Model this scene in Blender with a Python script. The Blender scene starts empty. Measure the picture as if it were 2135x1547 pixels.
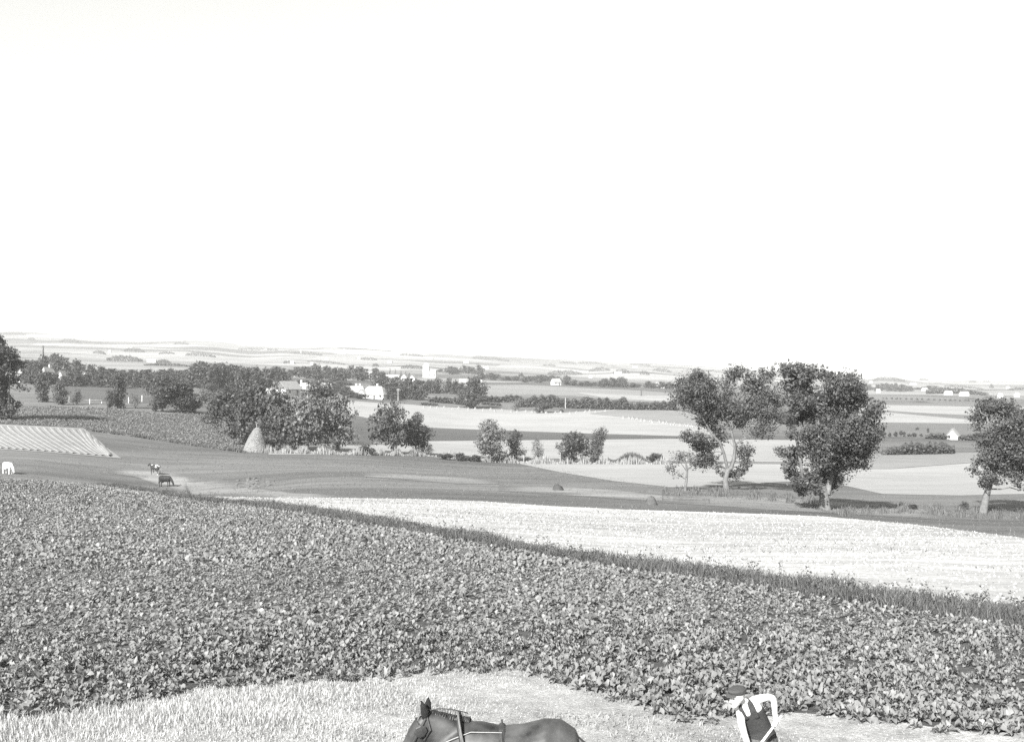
import bpy, bmesh, math, random
import numpy as np
from mathutils import Vector, Matrix

random.seed(7)
SC = bpy.context.scene
COL = SC.collection
F = 2135.0                      # focal length, in pixels of the photograph
CX, CY = 1067.5, 773.5
CAM_Z = 5.4                     # eye height over the stubble; the photographer stands on a bank

# ------------------------------------------------------------------ camera
cam = bpy.data.cameras.new('camera')
cam.sensor_width = 36.0
cam.lens = 36.0
cam.clip_start = 0.1
cam.clip_end = 30000.0
cam_o = bpy.data.objects.new('camera', cam)
cam_o.location = (0, 0, CAM_Z)
cam_o.rotation_euler = (math.radians(90), 0, 0)
COL.objects.link(cam_o)
SC.camera = cam_o

# ------------------------------------------------------------------ light
SUN_EL, SUN_AZ = math.radians(34), math.radians(27)      # shadows run away from the camera and to the right
shadow_dir = Vector((math.sin(SUN_AZ) * math.cos(SUN_EL), math.cos(SUN_AZ) * math.cos(SUN_EL), -math.sin(SUN_EL)))
world = bpy.data.worlds.new('World')
SC.world = world
world.use_nodes = True
wn = world.node_tree
for n in list(wn.nodes):
    wn.nodes.remove(n)
wo = wn.nodes.new('ShaderNodeOutputWorld')
wb = wn.nodes.new('ShaderNodeBackground')
sky = wn.nodes.new('ShaderNodeTexSky')
sky.sky_type = 'NISHITA'
sky.sun_disc = False
sky.sun_elevation = SUN_EL
sky.sun_rotation = math.pi + SUN_AZ
sky.altitude = 80
sky.dust_density = 2.0
sep = wn.nodes.new('ShaderNodeSeparateColor')            # a blue-sensitive plate: the sky's blue as a grey
comb = wn.nodes.new('ShaderNodeCombineColor')
wn.links.new(sky.outputs[0], sep.inputs[0])
wn.links.new(sep.outputs[2], comb.inputs[0])
wn.links.new(sep.outputs[2], comb.inputs[1])
warm = wn.nodes.new('ShaderNodeMath')
warm.operation = 'MULTIPLY'
warm.inputs[1].default_value = 0.96
wn.links.new(sep.outputs[2], warm.inputs[0])
wn.links.new(warm.outputs[0], comb.inputs[2])
wn.links.new(comb.outputs[0], wb.inputs[0])
wb.inputs[1].default_value = 0.086
wn.links.new(wb.outputs[0], wo.inputs[0])

sun = bpy.data.lights.new('sun', 'SUN')
sun.energy = 5.0
sun.angle = math.radians(0.6)
sun.color = (1.0, 0.998, 0.975)
sun_o = bpy.data.objects.new('sun', sun)
sun_o.rotation_euler = shadow_dir.to_track_quat('-Z', 'Y').to_euler()
sun_o.location = (-60, -80, 120)
COL.objects.link(sun_o)

SC.view_settings.view_transform = 'Standard'
SC.view_settings.look = 'None'
SC.view_settings.gamma = 1.0
SC.view_settings.exposure = 1.45
SC.view_settings.use_curve_mapping = False
SC.render.engine = 'CYCLES'
SC.cycles.max_bounces = 6
SC.cycles.transparent_max_bounces = 8
SC.cycles.volume_bounces = 1
SC.cycles.use_denoising = False

# ------------------------------------------------------------------ helpers: objects
def tag(o, label=None, cat=None, group=None, kind=None):
    if label: o['label'] = label
    if cat: o['category'] = cat
    if group: o['group'] = group
    if kind: o['kind'] = kind
    return o

def empty(name, loc=(0, 0, 0), rz=0.0):
    o = bpy.data.objects.new(name, None)
    o.empty_display_size = 0.3
    o.location = loc
    o.rotation_euler = (0, 0, rz)
    COL.objects.link(o)
    return o

def obj(name, me, mat=None, parent=None):
    o = bpy.data.objects.new(name, me)
    COL.objects.link(o)
    if mat is not None and me is not None and len(me.materials) == 0:
        me.materials.append(mat)
    if parent is not None:
        o.parent = parent
    return o

def np_mesh(name, V, Fc, mat=None, flat=False):
    V = np.ascontiguousarray(V, dtype=np.float32)
    Fc = np.ascontiguousarray(Fc, dtype=np.int32)
    me = bpy.data.meshes.new(name)
    m, k = Fc.shape
    me.vertices.add(len(V))
    me.vertices.foreach_set('co', V.ravel())
    me.loops.add(m * k)
    me.loops.foreach_set('vertex_index', Fc.ravel())
    me.polygons.add(m)
    me.polygons.foreach_set('loop_start', np.arange(m, dtype=np.int32) * k)
    me.update(calc_edges=True)
    if flat:
        me.shade_flat()
    if mat is not None:
        me.materials.append(mat)
    return me

def bm_mesh(name, bm, mat=None, flat=True):
    me = bpy.data.meshes.new(name)
    bm.normal_update()
    bm.to_mesh(me)
    bm.free()
    if flat:
        me.shade_flat()
    if mat is not None:
        me.materials.append(mat)
    return me

def pchip(x, y, xq):
    x = np.asarray(x, float); y = np.asarray(y, float)
    h = np.diff(x); d = np.diff(y) / h
    m = np.zeros_like(y)
    for i in range(1, len(x) - 1):
        if d[i - 1] * d[i] > 0:
            w1 = 2 * h[i] + h[i - 1]; w2 = h[i] + 2 * h[i - 1]
            m[i] = (w1 + w2) / (w1 / d[i - 1] + w2 / d[i])
    m[0] = d[0]; m[-1] = d[-1]
    xq = np.clip(xq, x[0], x[-1])
    i = np.clip(np.searchsorted(x, xq) - 1, 0, len(x) - 2)
    t = (xq - x[i]) / h[i]
    return ((2*t**3 - 3*t**2 + 1) * y[i] + (t**3 - 2*t**2 + t) * h[i] * m[i]
            + (-2*t**3 + 3*t**2) * y[i + 1] + (t**3 - t**2) * h[i] * m[i + 1])

# ------------------------------------------------------------------ materials
def node_mat(name):
    m = bpy.data.materials.new(name)
    m.use_nodes = True
    nt = m.node_tree
    b = nt.nodes['Principled BSDF']
    return m, nt, b

def ramp(nt, fac, stops):
    r = nt.nodes.new('ShaderNodeValToRGB')
    el = r.color_ramp.elements
    while len(el) < len(stops):
        el.new(0.5)
    for e, (p, v) in zip(el, stops):
        e.position = p
        e.color = (v, v, v, 1)
    nt.links.new(fac, r.inputs[0])
    return r.outputs[0]

def noise(nt, vec, scale, detail=4.0, rough=0.6, stretch=None, rot=0.0):
    if stretch is not None:
        mp = nt.nodes.new('ShaderNodeMapping')
        mp.inputs['Scale'].default_value = stretch
        mp.inputs['Rotation'].default_value = (0, 0, rot)
        nt.links.new(vec, mp.inputs[0])
        vec = mp.outputs[0]
    n = nt.nodes.new('ShaderNodeTexNoise')
    n.inputs['Scale'].default_value = scale
    n.inputs['Detail'].default_value = detail
    n.inputs['Roughness'].default_value = rough
    nt.links.new(vec, n.inputs['Vector'])
    return n.outputs['Fac']

def mul(nt, a, b):
    m = nt.nodes.new('ShaderNodeMix')
    m.data_type = 'RGBA'; m.blend_type = 'MULTIPLY'
    m.inputs[0].default_value = 1.0
    nt.links.new(a, m.inputs[6]); nt.links.new(b, m.inputs[7])
    return m.outputs[2]

def gray(name, v, rough=0.8, var=0.0, scale=8.0, spec=0.3, bump=0.0):
    m, nt, b = node_mat(name)
    b.inputs['Roughness'].default_value = rough
    b.inputs['Specular IOR Level'].default_value = spec
    if var > 0:
        tc = nt.nodes.new('ShaderNodeTexCoord')
        f = noise(nt, tc.outputs['Object'], scale)
        c = ramp(nt, f, [(0.3, v * (1 - var)), (0.7, min(0.9, v * (1 + var)))])
        nt.links.new(c, b.inputs['Base Color'])
        if bump > 0:
            bp = nt.nodes.new('ShaderNodeBump')
            bp.inputs['Strength'].default_value = bump
            bp.inputs['Distance'].default_value = 0.02
            nt.links.new(f, bp.inputs['Height'])
            nt.links.new(bp.outputs[0], b.inputs['Normal'])
    else:
        b.inputs['Base Color'].default_value = (v, v, v, 1)
    return m

def field_mat(name, v, big=0.25, mid=0.25, fine=0.3, s_big=0.03, s_mid=0.5, s_fine=6.0, stretch=(1, 1, 1), rot=0.0, bump=0.5, bdist=0.05):
    """Crop or grass on the ground: large drifts, streaks and fine mottling of the plants' own tone."""
    m, nt, b = node_mat(name)
    b.inputs['Roughness'].default_value = 0.95
    b.inputs['Specular IOR Level'].default_value = 0.1
    g = nt.nodes.new('ShaderNodeNewGeometry')
    P = g.outputs['Position']
    f1 = noise(nt, P, s_big, 4, 0.6, stretch, rot)
    f2 = noise(nt, P, s_mid, 5, 0.65, stretch, rot)
    f3 = noise(nt, P, s_fine, 4, 0.7)
    c1 = ramp(nt, f1, [(0.32, v * (1 - big)), (0.68, min(0.85, v * (1 + big)))])
    c2 = ramp(nt, f2, [(0.33, 1 - mid), (0.62, 1.0)])
    c3 = ramp(nt, f3, [(0.30, 1 - fine), (0.60, 1.0)])
    nt.links.new(mul(nt, mul(nt, c1, c2), c3), b.inputs['Base Color'])
    if bump > 0:
        bp = nt.nodes.new('ShaderNodeBump')
        bp.inputs['Strength'].default_value = bump
        bp.inputs['Distance'].default_value = bdist
        nt.links.new(f3, bp.inputs['Height'])
        nt.links.new(bp.outputs[0], b.inputs['Normal'])
    return m

def leaf_mat(name, v, spread=0.35, transl=0.25, rough=0.55, spec=0.35):
    """Foliage; every leaf face takes its own tone."""
    m, nt, b = node_mat(name)
    g = nt.nodes.new('ShaderNodeNewGeometry')
    c = ramp(nt, g.outputs['Random Per Island'], [(0.0, v * (1 - spread)), (1.0, v * (1 + spread))])
    nt.links.new(c, b.inputs['Base Color'])
    b.inputs['Roughness'].default_value = rough
    b.inputs['Specular IOR Level'].default_value = spec
    t = nt.nodes.new('ShaderNodeBsdfTranslucent')
    nt.links.new(c, t.inputs['Color'])
    mx = nt.nodes.new('ShaderNodeMixShader')
    mx.inputs[0].default_value = transl
    out = nt.nodes['Material Output']
    nt.links.new(b.outputs[0], mx.inputs[1])
    nt.links.new(t.outputs[0], mx.inputs[2])
    nt.links.new(mx.outputs[0], out.inputs['Surface'])
    return m

M = {}
M['meadow'] = field_mat('meadow grass', 0.142, 0.28, 0.36, 0.30, 0.035, 0.22, 3.5, (0.22, 1.0, 1), 0.15)
M['stubble_near'] = field_mat('near stubble', 0.40, 0.22, 0.40, 0.45, 0.25, 1.6, 18.0, bump=0.8, bdist=0.05)
M['soil'] = field_mat('beet soil', 0.09, 0.2, 0.3, 0.4, 0.1, 1.5, 9.0)
M['weed_ground'] = field_mat('weedy ground', 0.085, 0.2, 0.3, 0.4, 0.1, 1.5, 9.0)
M['straw'] = field_mat('straw stubble', 0.40, 0.18, 0.36, 0.34, 0.07, 0.7, 5.0, (0.25, 1.2, 1), 0.10, 0.6, 0.04)
M['hay_ground'] = field_mat('hayfield aftermath', 0.225, 0.15, 0.2, 0.2, 0.06, 0.6, 4.0)
M['swath'] = field_mat('hay swath', 0.27, 0.12, 0.25, 0.25, 0.1, 0.9, 4.0)
M['crop_left'] = field_mat('root crop ground', 0.10, 0.15, 0.3, 0.45, 0.05, 0.8, 3.0)
M['pale'] = field_mat('pale stubble', 0.26, 0.12, 0.16, 0.12, 0.03, 0.35, 3.0, (0.3, 1, 1), -0.1)
M['pale2'] = field_mat('pale grass', 0.19, 0.12, 0.16, 0.14, 0.03, 0.35, 3.0, (0.3, 1, 1), -0.1)
M['bright'] = field_mat('bright stubble', 0.26, 0.10, 0.16, 0.10, 0.03, 0.3, 2.0, (0.3, 1, 1), -0.1)
M['midgrey'] = field_mat('mid green field', 0.125, 0.12, 0.15, 0.15, 0.02, 0.3, 2.0, (0.3, 1, 1))
M['darkfield'] = field_mat('dark root field', 0.09, 0.12, 0.15, 0.2, 0.02, 0.3, 2.0, (0.3, 1, 1))
M['path'] = field_mat('trodden pale grass', 0.26, 0.25, 0.4, 0.3, 0.08, 0.5, 3.0, (0.25, 1, 1), 0.2)

def worn_mat():
    """grass worn pale in ragged streaks, thinning out towards the margin of the patch"""
    m = field_mat('worn grass', 0.215, 0.2, 0.3, 0.25, 0.08, 0.5, 3.0, (0.25, 1, 1), 0.2)
    nt = m.node_tree; b = nt.nodes['Principled BSDF']
    pale = b.inputs['Base Color'].links[0].from_socket
    g = nt.nodes.new('ShaderNodeNewGeometry')
    a = nt.nodes.new('ShaderNodeAttribute'); a.attribute_name = 'inside'
    f = noise(nt, g.outputs['Position'], 0.35, 5, 0.65, (0.2, 1, 1), 0.3)
    ad = nt.nodes.new('ShaderNodeMath'); ad.operation = 'MULTIPLY_ADD'
    nt.links.new(a.outputs['Fac'], ad.inputs[0]); ad.inputs[1].default_value = 0.55
    nt.links.new(f, ad.inputs[2])
    fac = ramp(nt, ad.outputs[0], [(0.56, 0.0), (0.78, 1.0)])
    mx = nt.nodes.new('ShaderNodeMix'); mx.data_type = 'RGBA'
    nt.links.new(fac, mx.inputs[0])
    mx.inputs[6].default_value = (0.10, 0.10, 0.10, 1)
    nt.links.new(pale, mx.inputs[7])
    nt.links.new(mx.outputs[2], b.inputs['Base Color'])
    return m
M['path'] = worn_mat()

def hill_mat():
    m, nt, b = node_mat('far farmland')
    b.inputs['Roughness'].default_value = 0.95
    b.inputs['Specular IOR Level'].default_value = 0.1
    g = nt.nodes.new('ShaderNodeNewGeometry')
    mp = nt.nodes.new('ShaderNodeMapping')
    mp.inputs['Scale'].default_value = (1 / 260.0, 1 / 210.0, 0.0)
    mp.inputs['Rotation'].default_value = (0, 0, math.radians(24))
    nt.links.new(g.outputs['Position'], mp.inputs[0])
    v = nt.nodes.new('ShaderNodeTexVoronoi')
    v.feature = 'F1'; v.distance = 'CHEBYCHEV'
    v.inputs['Scale'].default_value = 1.0
    v.inputs['Randomness'].default_value = 0.85
    nt.links.new(mp.outputs[0], v.inputs['Vector'])
    s = nt.nodes.new('ShaderNodeSeparateColor')
    nt.links.new(v.outputs['Color'], s.inputs[0])
    c = ramp(nt, s.outputs[0], [(0.0, 0.06), (0.25, 0.12), (0.5, 0.17), (0.75, 0.22), (1.0, 0.26)])
    f = noise(nt, g.outputs['Position'], 0.01, 5, 0.6, (0.4, 1, 1))
    c2 = ramp(nt, f, [(0.35, 0.82), (0.6, 1.0)])
    # hedge banks along the field edges
    e = nt.nodes.new('ShaderNodeTexVoronoi')
    e.feature = 'DISTANCE_TO_EDGE'
    e.inputs['Scale'].default_value = 1.0
    e.inputs['Randomness'].default_value = 0.85
    nt.links.new(mp.outputs[0], e.inputs['Vector'])
    c3 = ramp(nt, e.outputs['Distance'], [(0.0, 0.45), (0.02, 1.0)])
    nt.links.new(mul(nt, mul(nt, c, c2), c3), b.inputs['Base Color'])
    return m
M['hills'] = hill_mat()
M['leaf_dark'] = leaf_mat('dark leaves', 0.06)
M['leaf_mid'] = leaf_mat('tree leaves', 0.072)
M['leaf_pale'] = leaf_mat('pale willow leaves', 0.13)
M['leaf_far'] = leaf_mat('distant foliage', 0.06, 0.3)
M['beet'] = leaf_mat('beet leaf', 0.172, 0.22, 0.2, 0.5, 0.3)
M['crop_leaf'] = leaf_mat('root crop leaf', 0.115, 0.35, 0.2, 0.6, 0.2)
M['weed'] = leaf_mat('weed blades', 0.10, 0.45, 0.3)
M['reed'] = leaf_mat('pale reeds', 0.28, 0.3, 0.3)
M['straw_blade'] = leaf_mat('straw blades', 0.36, 0.25, 0.2, 0.6, 0.3)
M['dry_blade'] = leaf_mat('dry weed blades', 0.22, 0.4, 0.2, 0.6, 0.2)
M['bark'] = gray('bark', 0.13, 0.9, 0.35, 3.0, 0.2, 0.5)
M['bark_pale'] = gray('pale bark', 0.12, 0.9, 0.3, 3.0, 0.2, 0.5)  # one bark tone all round the trunk, mottled by noise
M['white'] = gray('limewashed wall', 0.46, 0.85, 0.05, 0.7)
M['dull_wall'] = gray('grey wall', 0.42, 0.85, 0.12, 0.7)
M['thatch'] = gray('weathered thatch', 0.24, 0.95, 0.18, 1.5, 0.1, 0.4)
M['pale_roof'] = gray('pale roof', 0.22, 0.9, 0.12, 1.0)
M['dark_roof'] = gray('dark tarred boards', 0.10, 0.85, 0.2, 1.5)
M['tile'] = gray('tiled roof', 0.25, 0.85, 0.2, 1.5)
M['pane'] = gray('window glass', 0.03, 0.15, spec=0.5)
M['wood'] = gray('weathered wood', 0.30, 0.85, 0.25, 6.0)
M['white_paint'] = gray('white paint', 0.75, 0.6, 0.06, 5.0)
M['hay'] = field_mat('stacked hay', 0.21, 0.12, 0.3, 0.4, 0.4, 1.5, 7.0, (1, 1, 0.4), 0, 1.0, 0.1)
M['tar'] = gray('tarred pole', 0.07, 0.9, 0.2, 5.0)
M['skin'] = gray('bare skin', 0.46, 0.5, 0.06, 25.0, 0.4)  # the skin's own base tone, nearly even all over the body
M['cloth_dark'] = gray('dark vest cloth', 0.038, 0.95, 0.25, 60.0, 0.1, 0.3)
M['cloth_grey'] = gray('grey trouser cloth', 0.085, 0.95, 0.25, 60.0, 0.1, 0.3)
M['shirt'] = gray('white shirt cloth', 0.75, 0.9, 0.05, 30.0, 0.1, 0.2)
M['cap'] = gray('grey cap cloth', 0.055, 0.95, 0.2, 60.0, 0.1, 0.3)
M['horse'] = gray('bay horse coat', 0.04, 0.5, 0.85, 3.0, 0.3, 0.10)
M['horse_dark'] = gray('dark ear hair', 0.016, 0.8, 0.3, 12.0, 0.1)
M['mane'] = leaf_mat('horse mane hair', 0.07, 0.5, 0.15)
M['leather'] = gray('black harness leather', 0.03, 0.5, 0.2, 20.0, 0.4)
M['rope'] = gray('pale rope', 0.28, 0.9, 0.15, 60.0)
M['ash_wood'] = gray('ash tool handle', 0.45, 0.6, 0.2, 14.0)
M['iron'] = gray('iron', 0.10, 0.5, 0.2, 10.0)
M['cow_white'] = gray('white cow hide', 0.72, 0.7, 0.06, 4.0)
M['cow_dark'] = gray('dark cow hide', 0.014, 0.7, 0.3, 4.0)
M['stook'] = gray('corn sheaves', 0.22, 0.95, 0.3, 3.0)

def pied_mat():
    m, nt, b = node_mat('pied cow hide')
    b.inputs['Roughness'].default_value = 0.7
    tc = nt.nodes.new('ShaderNodeTexCoord')
    f = noise(nt, tc.outputs['Object'], 1.6, 2, 0.5)
    nt.links.new(ramp(nt, f, [(0.50, 0.02), (0.54, 0.5)]), b.inputs['Base Color'])
    return m
M['cow_pied'] = pied_mat()

# ------------------------------------------------------------------ terrain: height over (bearing, depth)
# each bearing (photo column) lists the depths at which the eye meets the ground at a given row
cols = {
 0:    [(1781,11.4),(1547,14.9),(1450,18.5),(1300,27),(1150,45),(1060,70),(1005,90),(985,130),(955,150),(885,195),(850,240),(810,360),(790,480),(770,700),(755,1000),(735,1600),(715,2400),(697,3200)],
 350:  [(1781,11.4),(1547,15.1),(1450,19),(1300,26.5),(1150,44),(1060,76),(1035,90),(1017,130),(950,170),(900,215),(855,265),(815,400),(790,520),(765,900),(745,1500),(730,2200),(716,3100)],
 700:  [(1781,11.4),(1547,15.2),(1420,19.5),(1300,25.5),(1200,34),(1078,62),(1040,85),(1000,120),(945,190),(890,290),(835,400),(815,480),(790,700),(775,1000),(760,1500),(745,2200),(725,3000)],
 1067: [(1781,11.4),(1547,15.2),(1400,20),(1300,26),(1200,36),(1135,48),(1045,88),(1000,130),(962,205),(930,255),(900,310),(850,430),(828,500),(800,800),(785,1150),(770,1700),(757,2400),(745,3300)],
 1450: [(1781,11.4),(1547,15.2),(1420,19.5),(1300,25.5),(1200,36.5),(1160,45),(1060,85),(1020,113),(985,155),(960,200),(915,280),(855,420),(830,520),(812,800),(795,1300),(780,2000),(770,2800),(762,3600)],
 1800: [(1781,11.4),(1547,15.1),(1450,18.3),(1300,26.5),(1245,31),(1200,36.5),(1080,80),(1055,100),(1030,120),(975,180),(935,245),(910,310),(870,450),(840,700),(815,1200),(800,2000),(790,3200),(786,4000)],
 2135: [(1781,11.4),(1547,14.9),(1450,18),(1320,24.5),(1250,31),(1120,60),(1070,96),(1030,120),(985,170),(940,240),(910,310),(870,450),(840,700),(815,1250),(803,2200),(797,3400),(795,4500)],
}
LD = np.linspace(math.log(4.0), math.log(9500.0), 340)
DG = np.exp(LD)
col_px = [-1500, -400] + sorted(cols) + [2500, 3700]
Zcol = []
for c in sorted(cols):
    pts = sorted((d, -(py - CY) / F * d) for py, d in cols[c])
    last = pts[-1]
    pts = [(3.5, -5.25), (8.0, -5.33)] + pts + [(last[0] * 1.35, last[1] * 0.92 - 6), (9600, -60 if last[1] > 0 else -150)]
    Zcol.append(pchip([math.log(p[0]) for p in pts], [p[1] for p in pts], LD))
Zcol = [Zcol[0], Zcol[0]] + Zcol + [Zcol[-1], Zcol[-1]]
Zcol = np.array(Zcol)
PXG = np.arange(-1500, 3701, 20.0)
ZT = np.empty((len(PXG), len(LD)))
for j in range(len(LD)):
    ZT[:, j] = pchip(col_px, Zcol[:, j], PXG)

def smooth_noise(shape, cells, seed):
    r = np.random.RandomState(seed).rand(cells[0] + 2, cells[1] + 2) * 2 - 1
    u = np.linspace(0, cells[0], shape[0]); v = np.linspace(0, cells[1], shape[1])
    i = np.minimum(u.astype(int), cells[0]); j = np.minimum(v.astype(int), cells[1])
    fu = u - i; fv = v - j
    fu = (fu * fu * (3 - 2 * fu))[:, None]; fv = (fv * fv * (3 - 2 * fv))[None, :]
    a = r[np.ix_(i, j)]; b = r[np.ix_(i + 1, j)]; c = r[np.ix_(i, j + 1)]; d = r[np.ix_(i + 1, j + 1)]
    return (a * (1 - fu) + b * fu) * (1 - fv) + (c * (1 - fu) + d * fu) * fv
und = smooth_noise(ZT.shape, (60, 60), 3) * 0.6 + smooth_noise(ZT.shape, (130, 110), 4) * 0.4
und2 = smooth_noise(ZT.shape, (44, 34), 8) * 0.65 + smooth_noise(ZT.shape, (95, 70), 9) * 0.35
ZT += (und * np.clip((DG - 900) / 1500, 0, 1)[None, :] * 0.0012 + und2 * (np.clip((DG - 850) / 700, 0, 1) * np.clip((2900 - DG) / 900, 0, 1))[None, :] * 0.0042) * DG[None, :]
for c_, w_, d_, h_ in ((385, 42, 2900, 8), (452, 30, 2900, 8), (40, 60, 2950, 6), (150, 40, 2800, 4), (640, 90, 2800, 5), (930, 60, 3000, 4), (1850, 45, 2300, 9)):   # low rounded hills on the skyline
    ZT += h_ * np.exp(-((PXG - c_) / w_) ** 2)[:, None] * np.exp(-((LD - math.log(d_)) / 0.13) ** 2)[None, :]
# smooth the join of bearings a little
for _ in range(3):
    ZT[1:-1] = (ZT[:-2] + 2 * ZT[1:-1] + ZT[2:]) / 4

def zrel(px, D):
    px = np.asarray(px, float); D = np.asarray(D, float)
    u = np.clip((px - PXG[0]) / 20.0, 0, len(PXG) - 1.001)
    v = np.clip((np.log(np.maximum(D, 0.1)) - LD[0]) / (LD[1] - LD[0]), 0, len(LD) - 1.001)
    i = u.astype(int); j = v.astype(int); fu = u - i; fv = v - j
    return (ZT[i, j] * (1 - fu) * (1 - fv) + ZT[i + 1, j] * fu * (1 - fv) + ZT[i, j + 1] * (1 - fu) * fv + ZT[i + 1, j + 1] * fu * fv)

def world_pt(px, D, dz=0.0):
    px = np.asarray(px, float); D = np.asarray(D, float)
    return np.stack([(px - CX) / F * D, D + 0 * px, zrel(px, D) + CAM_Z + dz], -1)

def ground_z(x, y):
    return zrel(CX + np.asarray(x) / np.asarray(y) * F, y) + CAM_Z

def D_at(px, py):
    px = np.atleast_1d(np.asarray(px, float)); py = np.atleast_1d(np.asarray(py, float))
    px, py = np.broadcast_arrays(px, py)
    out = np.empty(px.shape)
    u = np.clip((px - PXG[0]) / 20.0, 0, len(PXG) - 1.001)
    i = u.astype(int); fu = u - i
    jm = np.searchsorted(DG, 4600)
    for k in range(px.size):
        z = ZT[i.flat[k]] * (1 - fu.flat[k]) + ZT[i.flat[k] + 1] * fu.flat[k]
        row = CY - F * z[:jm] / DG[:jm]
        row = np.minimum.accumulate(row)
        out.flat[k] = np.exp(np.interp(-py.flat[k], -row, LD[:jm]))
    return out

def at(px, py):
    D = float(D_at(px, py)[0])
    p = world_pt(px, D)
    return D, Vector(p.tolist())

def at_depth(px, D):
    return Vector(world_pt(px, D).tolist())

def row_of(px, D):
    return CY - F * float(zrel(px, D)) / D

# ------------------------------------------------------------------ ground sheets
def grid_faces(nu, nv):
    a = (np.arange(nu - 1)[:, None] * nv + np.arange(nv - 1)[None, :]).ravel()
    return np.stack([a, a + nv, a + nv + 1, a + 1], -1)

def sheet(name, j0, j1, mat):
    P, Dm = np.meshgrid(PXG, DG[j0:j1], indexing='ij')
    V = world_pt(P, Dm).reshape(-1, 3)
    me = np_mesh(name, V, grid_faces(len(PXG), j1 - j0), mat)
    return tag(obj(name, me), kind='structure')

JS = int(np.searchsorted(DG, 620))
g1 = sheet('meadow', 0, JS + 1, M['meadow'])
g1['label'] = 'grey green grass meadow sloping down to the row of gully trees'
g2 = sheet('hills', JS, len(DG), M['hills'])
g2['label'] = 'pale far hillside and plain patched with fields up to the skyline'
V = np.array([[x, y, 0.15 + 0.0 * y] for x in (-60, -20, 20, 60) for y in (-60, -20, 4.2)], float)
g3 = tag(obj('ground', np_mesh('ground', V, grid_faces(4, 3), M['meadow'])), kind='structure')
g3['label'] = 'grassy bank underneath the photographer'

def curve(pts, px):
    x = [p[0] for p in pts]; y = [p[1] for p in pts]
    return np.interp(px, x, y)

def patch(name, label, top, bottom, mat, order, nv=24, step=10.0, wob=0.0, parent=None):
    x0 = max(top[0][0], bottom[0][0]); x1 = min(top[-1][0], bottom[-1][0])
    n = max(3, int((x1 - x0) / step) + 1)
    px = np.linspace(x0, x1, n)
    t = curve(top, px); b = np.maximum(curve(bottom, px), t + 0.02)
    if wob:
        r = np.random.RandomState(abs(hash(name)) % 1000 if False else len(name) * 17 + order)
        t = t + wob * (np.convolve(r.rand(n + 4) - 0.5, np.ones(5) / 5, 'valid') * 2)
        b = np.maximum(b + wob * (np.convolve(r.rand(n + 4) - 0.5, np.ones(5) / 5, 'valid') * 2), t + 0.02)
    D1 = D_at(px, t); D0 = D_at(px, b)
    s = np.linspace(0, 1, nv)
    Dm = np.exp(np.log(D0)[:, None] * (1 - s)[None] + np.log(D1)[:, None] * s[None])
    P = np.repeat(px[:, None], nv, 1)
    V = world_pt(P, Dm)
    V[..., 2] += 0.008 * order + 0.00012 * order * Dm
    me = np_mesh(name, V.reshape(-1, 3), grid_faces(n, nv), mat)
    u = np.linspace(0, 1, n)[:, None]; e = np.minimum(np.minimum(u, 1 - u) * 3, np.minimum(s, 1 - s)[None, :] * 2)
    at_ = me.attributes.new('inside', 'FLOAT', 'POINT')
    at_.data.foreach_set('value', np.ascontiguousarray(e.ravel(), dtype=np.float32))
    o = obj(name, me, parent=parent)
    tag(o, label=label, kind='structure')
    o_info = dict(px=px, D0=D0, D1=D1)
    return o, o_info

c0 = [(-260,1516),(0,1500),(150,1485),(300,1468),(420,1440),(500,1432),(640,1425),(750,1418),(830,1408),(900,1402),(1000,1398),(1080,1405),(1150,1420),(1250,1446),(1330,1472),(1410,1500),(1520,1500),(1616,1490),(1804,1503),(1944,1524),(2135,1545),(2400,1565)]
c1 = [(-260,1000),(0,1002),(100,1005),(200,1012),(300,1026),(380,1042),(500,1055),(600,1070),(700,1086),(800,1104),(900,1120),(1000,1137),(1100,1154),(1200,1174),(1300,1191),(1400,1206),(1500,1219),(1600,1232),(1700,1249),(1800,1264),(1900,1281),(2000,1296),(2135,1312),(2400,1345)]
c2 = [(190,1011),(250,1012),(300,1020),(380,1035),(450,1043),(560,1052),(620,1059),(700,1071),(800,1086),(850,1094),(900,1103),(1000,1119),(1080,1134),(1200,1155),(1300,1169),(1400,1181),(1500,1194),(1600,1204),(1700,1218),(1800,1230),(1900,1244),(2000,1255),(2135,1270),(2400,1302)]
c3 = [(380,1034),(450,1035),(560,1037),(700,1038),(850,1040),(1000,1045),(1150,1055),(1300,1062),(1450,1067),(1600,1072),(1720,1077),(1800,1084),(1900,1093),(2000,1105),(2135,1122),(2400,1160)]
bot = [(-260,1960),(2400,1960)]

c0s = [(p[0], p[1] - 8 + 3 * math.sin(p[0] * 0.021)) for p in c0]
o_near, i_near = patch('stubble_ground', 'pale trampled stubble ground behind the horse and the worker', c0s, bot, M['stubble_near'], 1, 40)
o_beet, i_beet = patch('beet_field', 'dark soil under the leafy beet crop', c1, c0s, M['soil'], 1, 40)
i_beet['D0'] = D_at(i_beet['px'], curve(c0, i_beet['px']) + 2)
o_weed, i_weed = patch('weed_strip', 'dark weedy boundary strip between beets and straw field', c2, [(p[0], p[1]) for p in c1 if p[0] >= 190 or p[0] == 100], M['weed_ground'], 2, 12)
o_straw, i_straw = patch('straw_field', 'bright white straw stubble field beyond the weedy strip', c3, [p for p in c2 if p[0] >= 380], M['straw'], 1, 40)
o_path, i_path = patch('grazed_path', 'pale grazed streak running from the cows to the straw field',
    [(225,978),(280,980),(320,981),(380,987),(450,998),(520,1012),(600,1026),(720,1034)], [(225,986),(280,994),(330,1012),(370,1024),(400,1033),(450,1036),(520,1039),(600,1040),(720,1040)], M['path'], 1, 18, 8.0)
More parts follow.
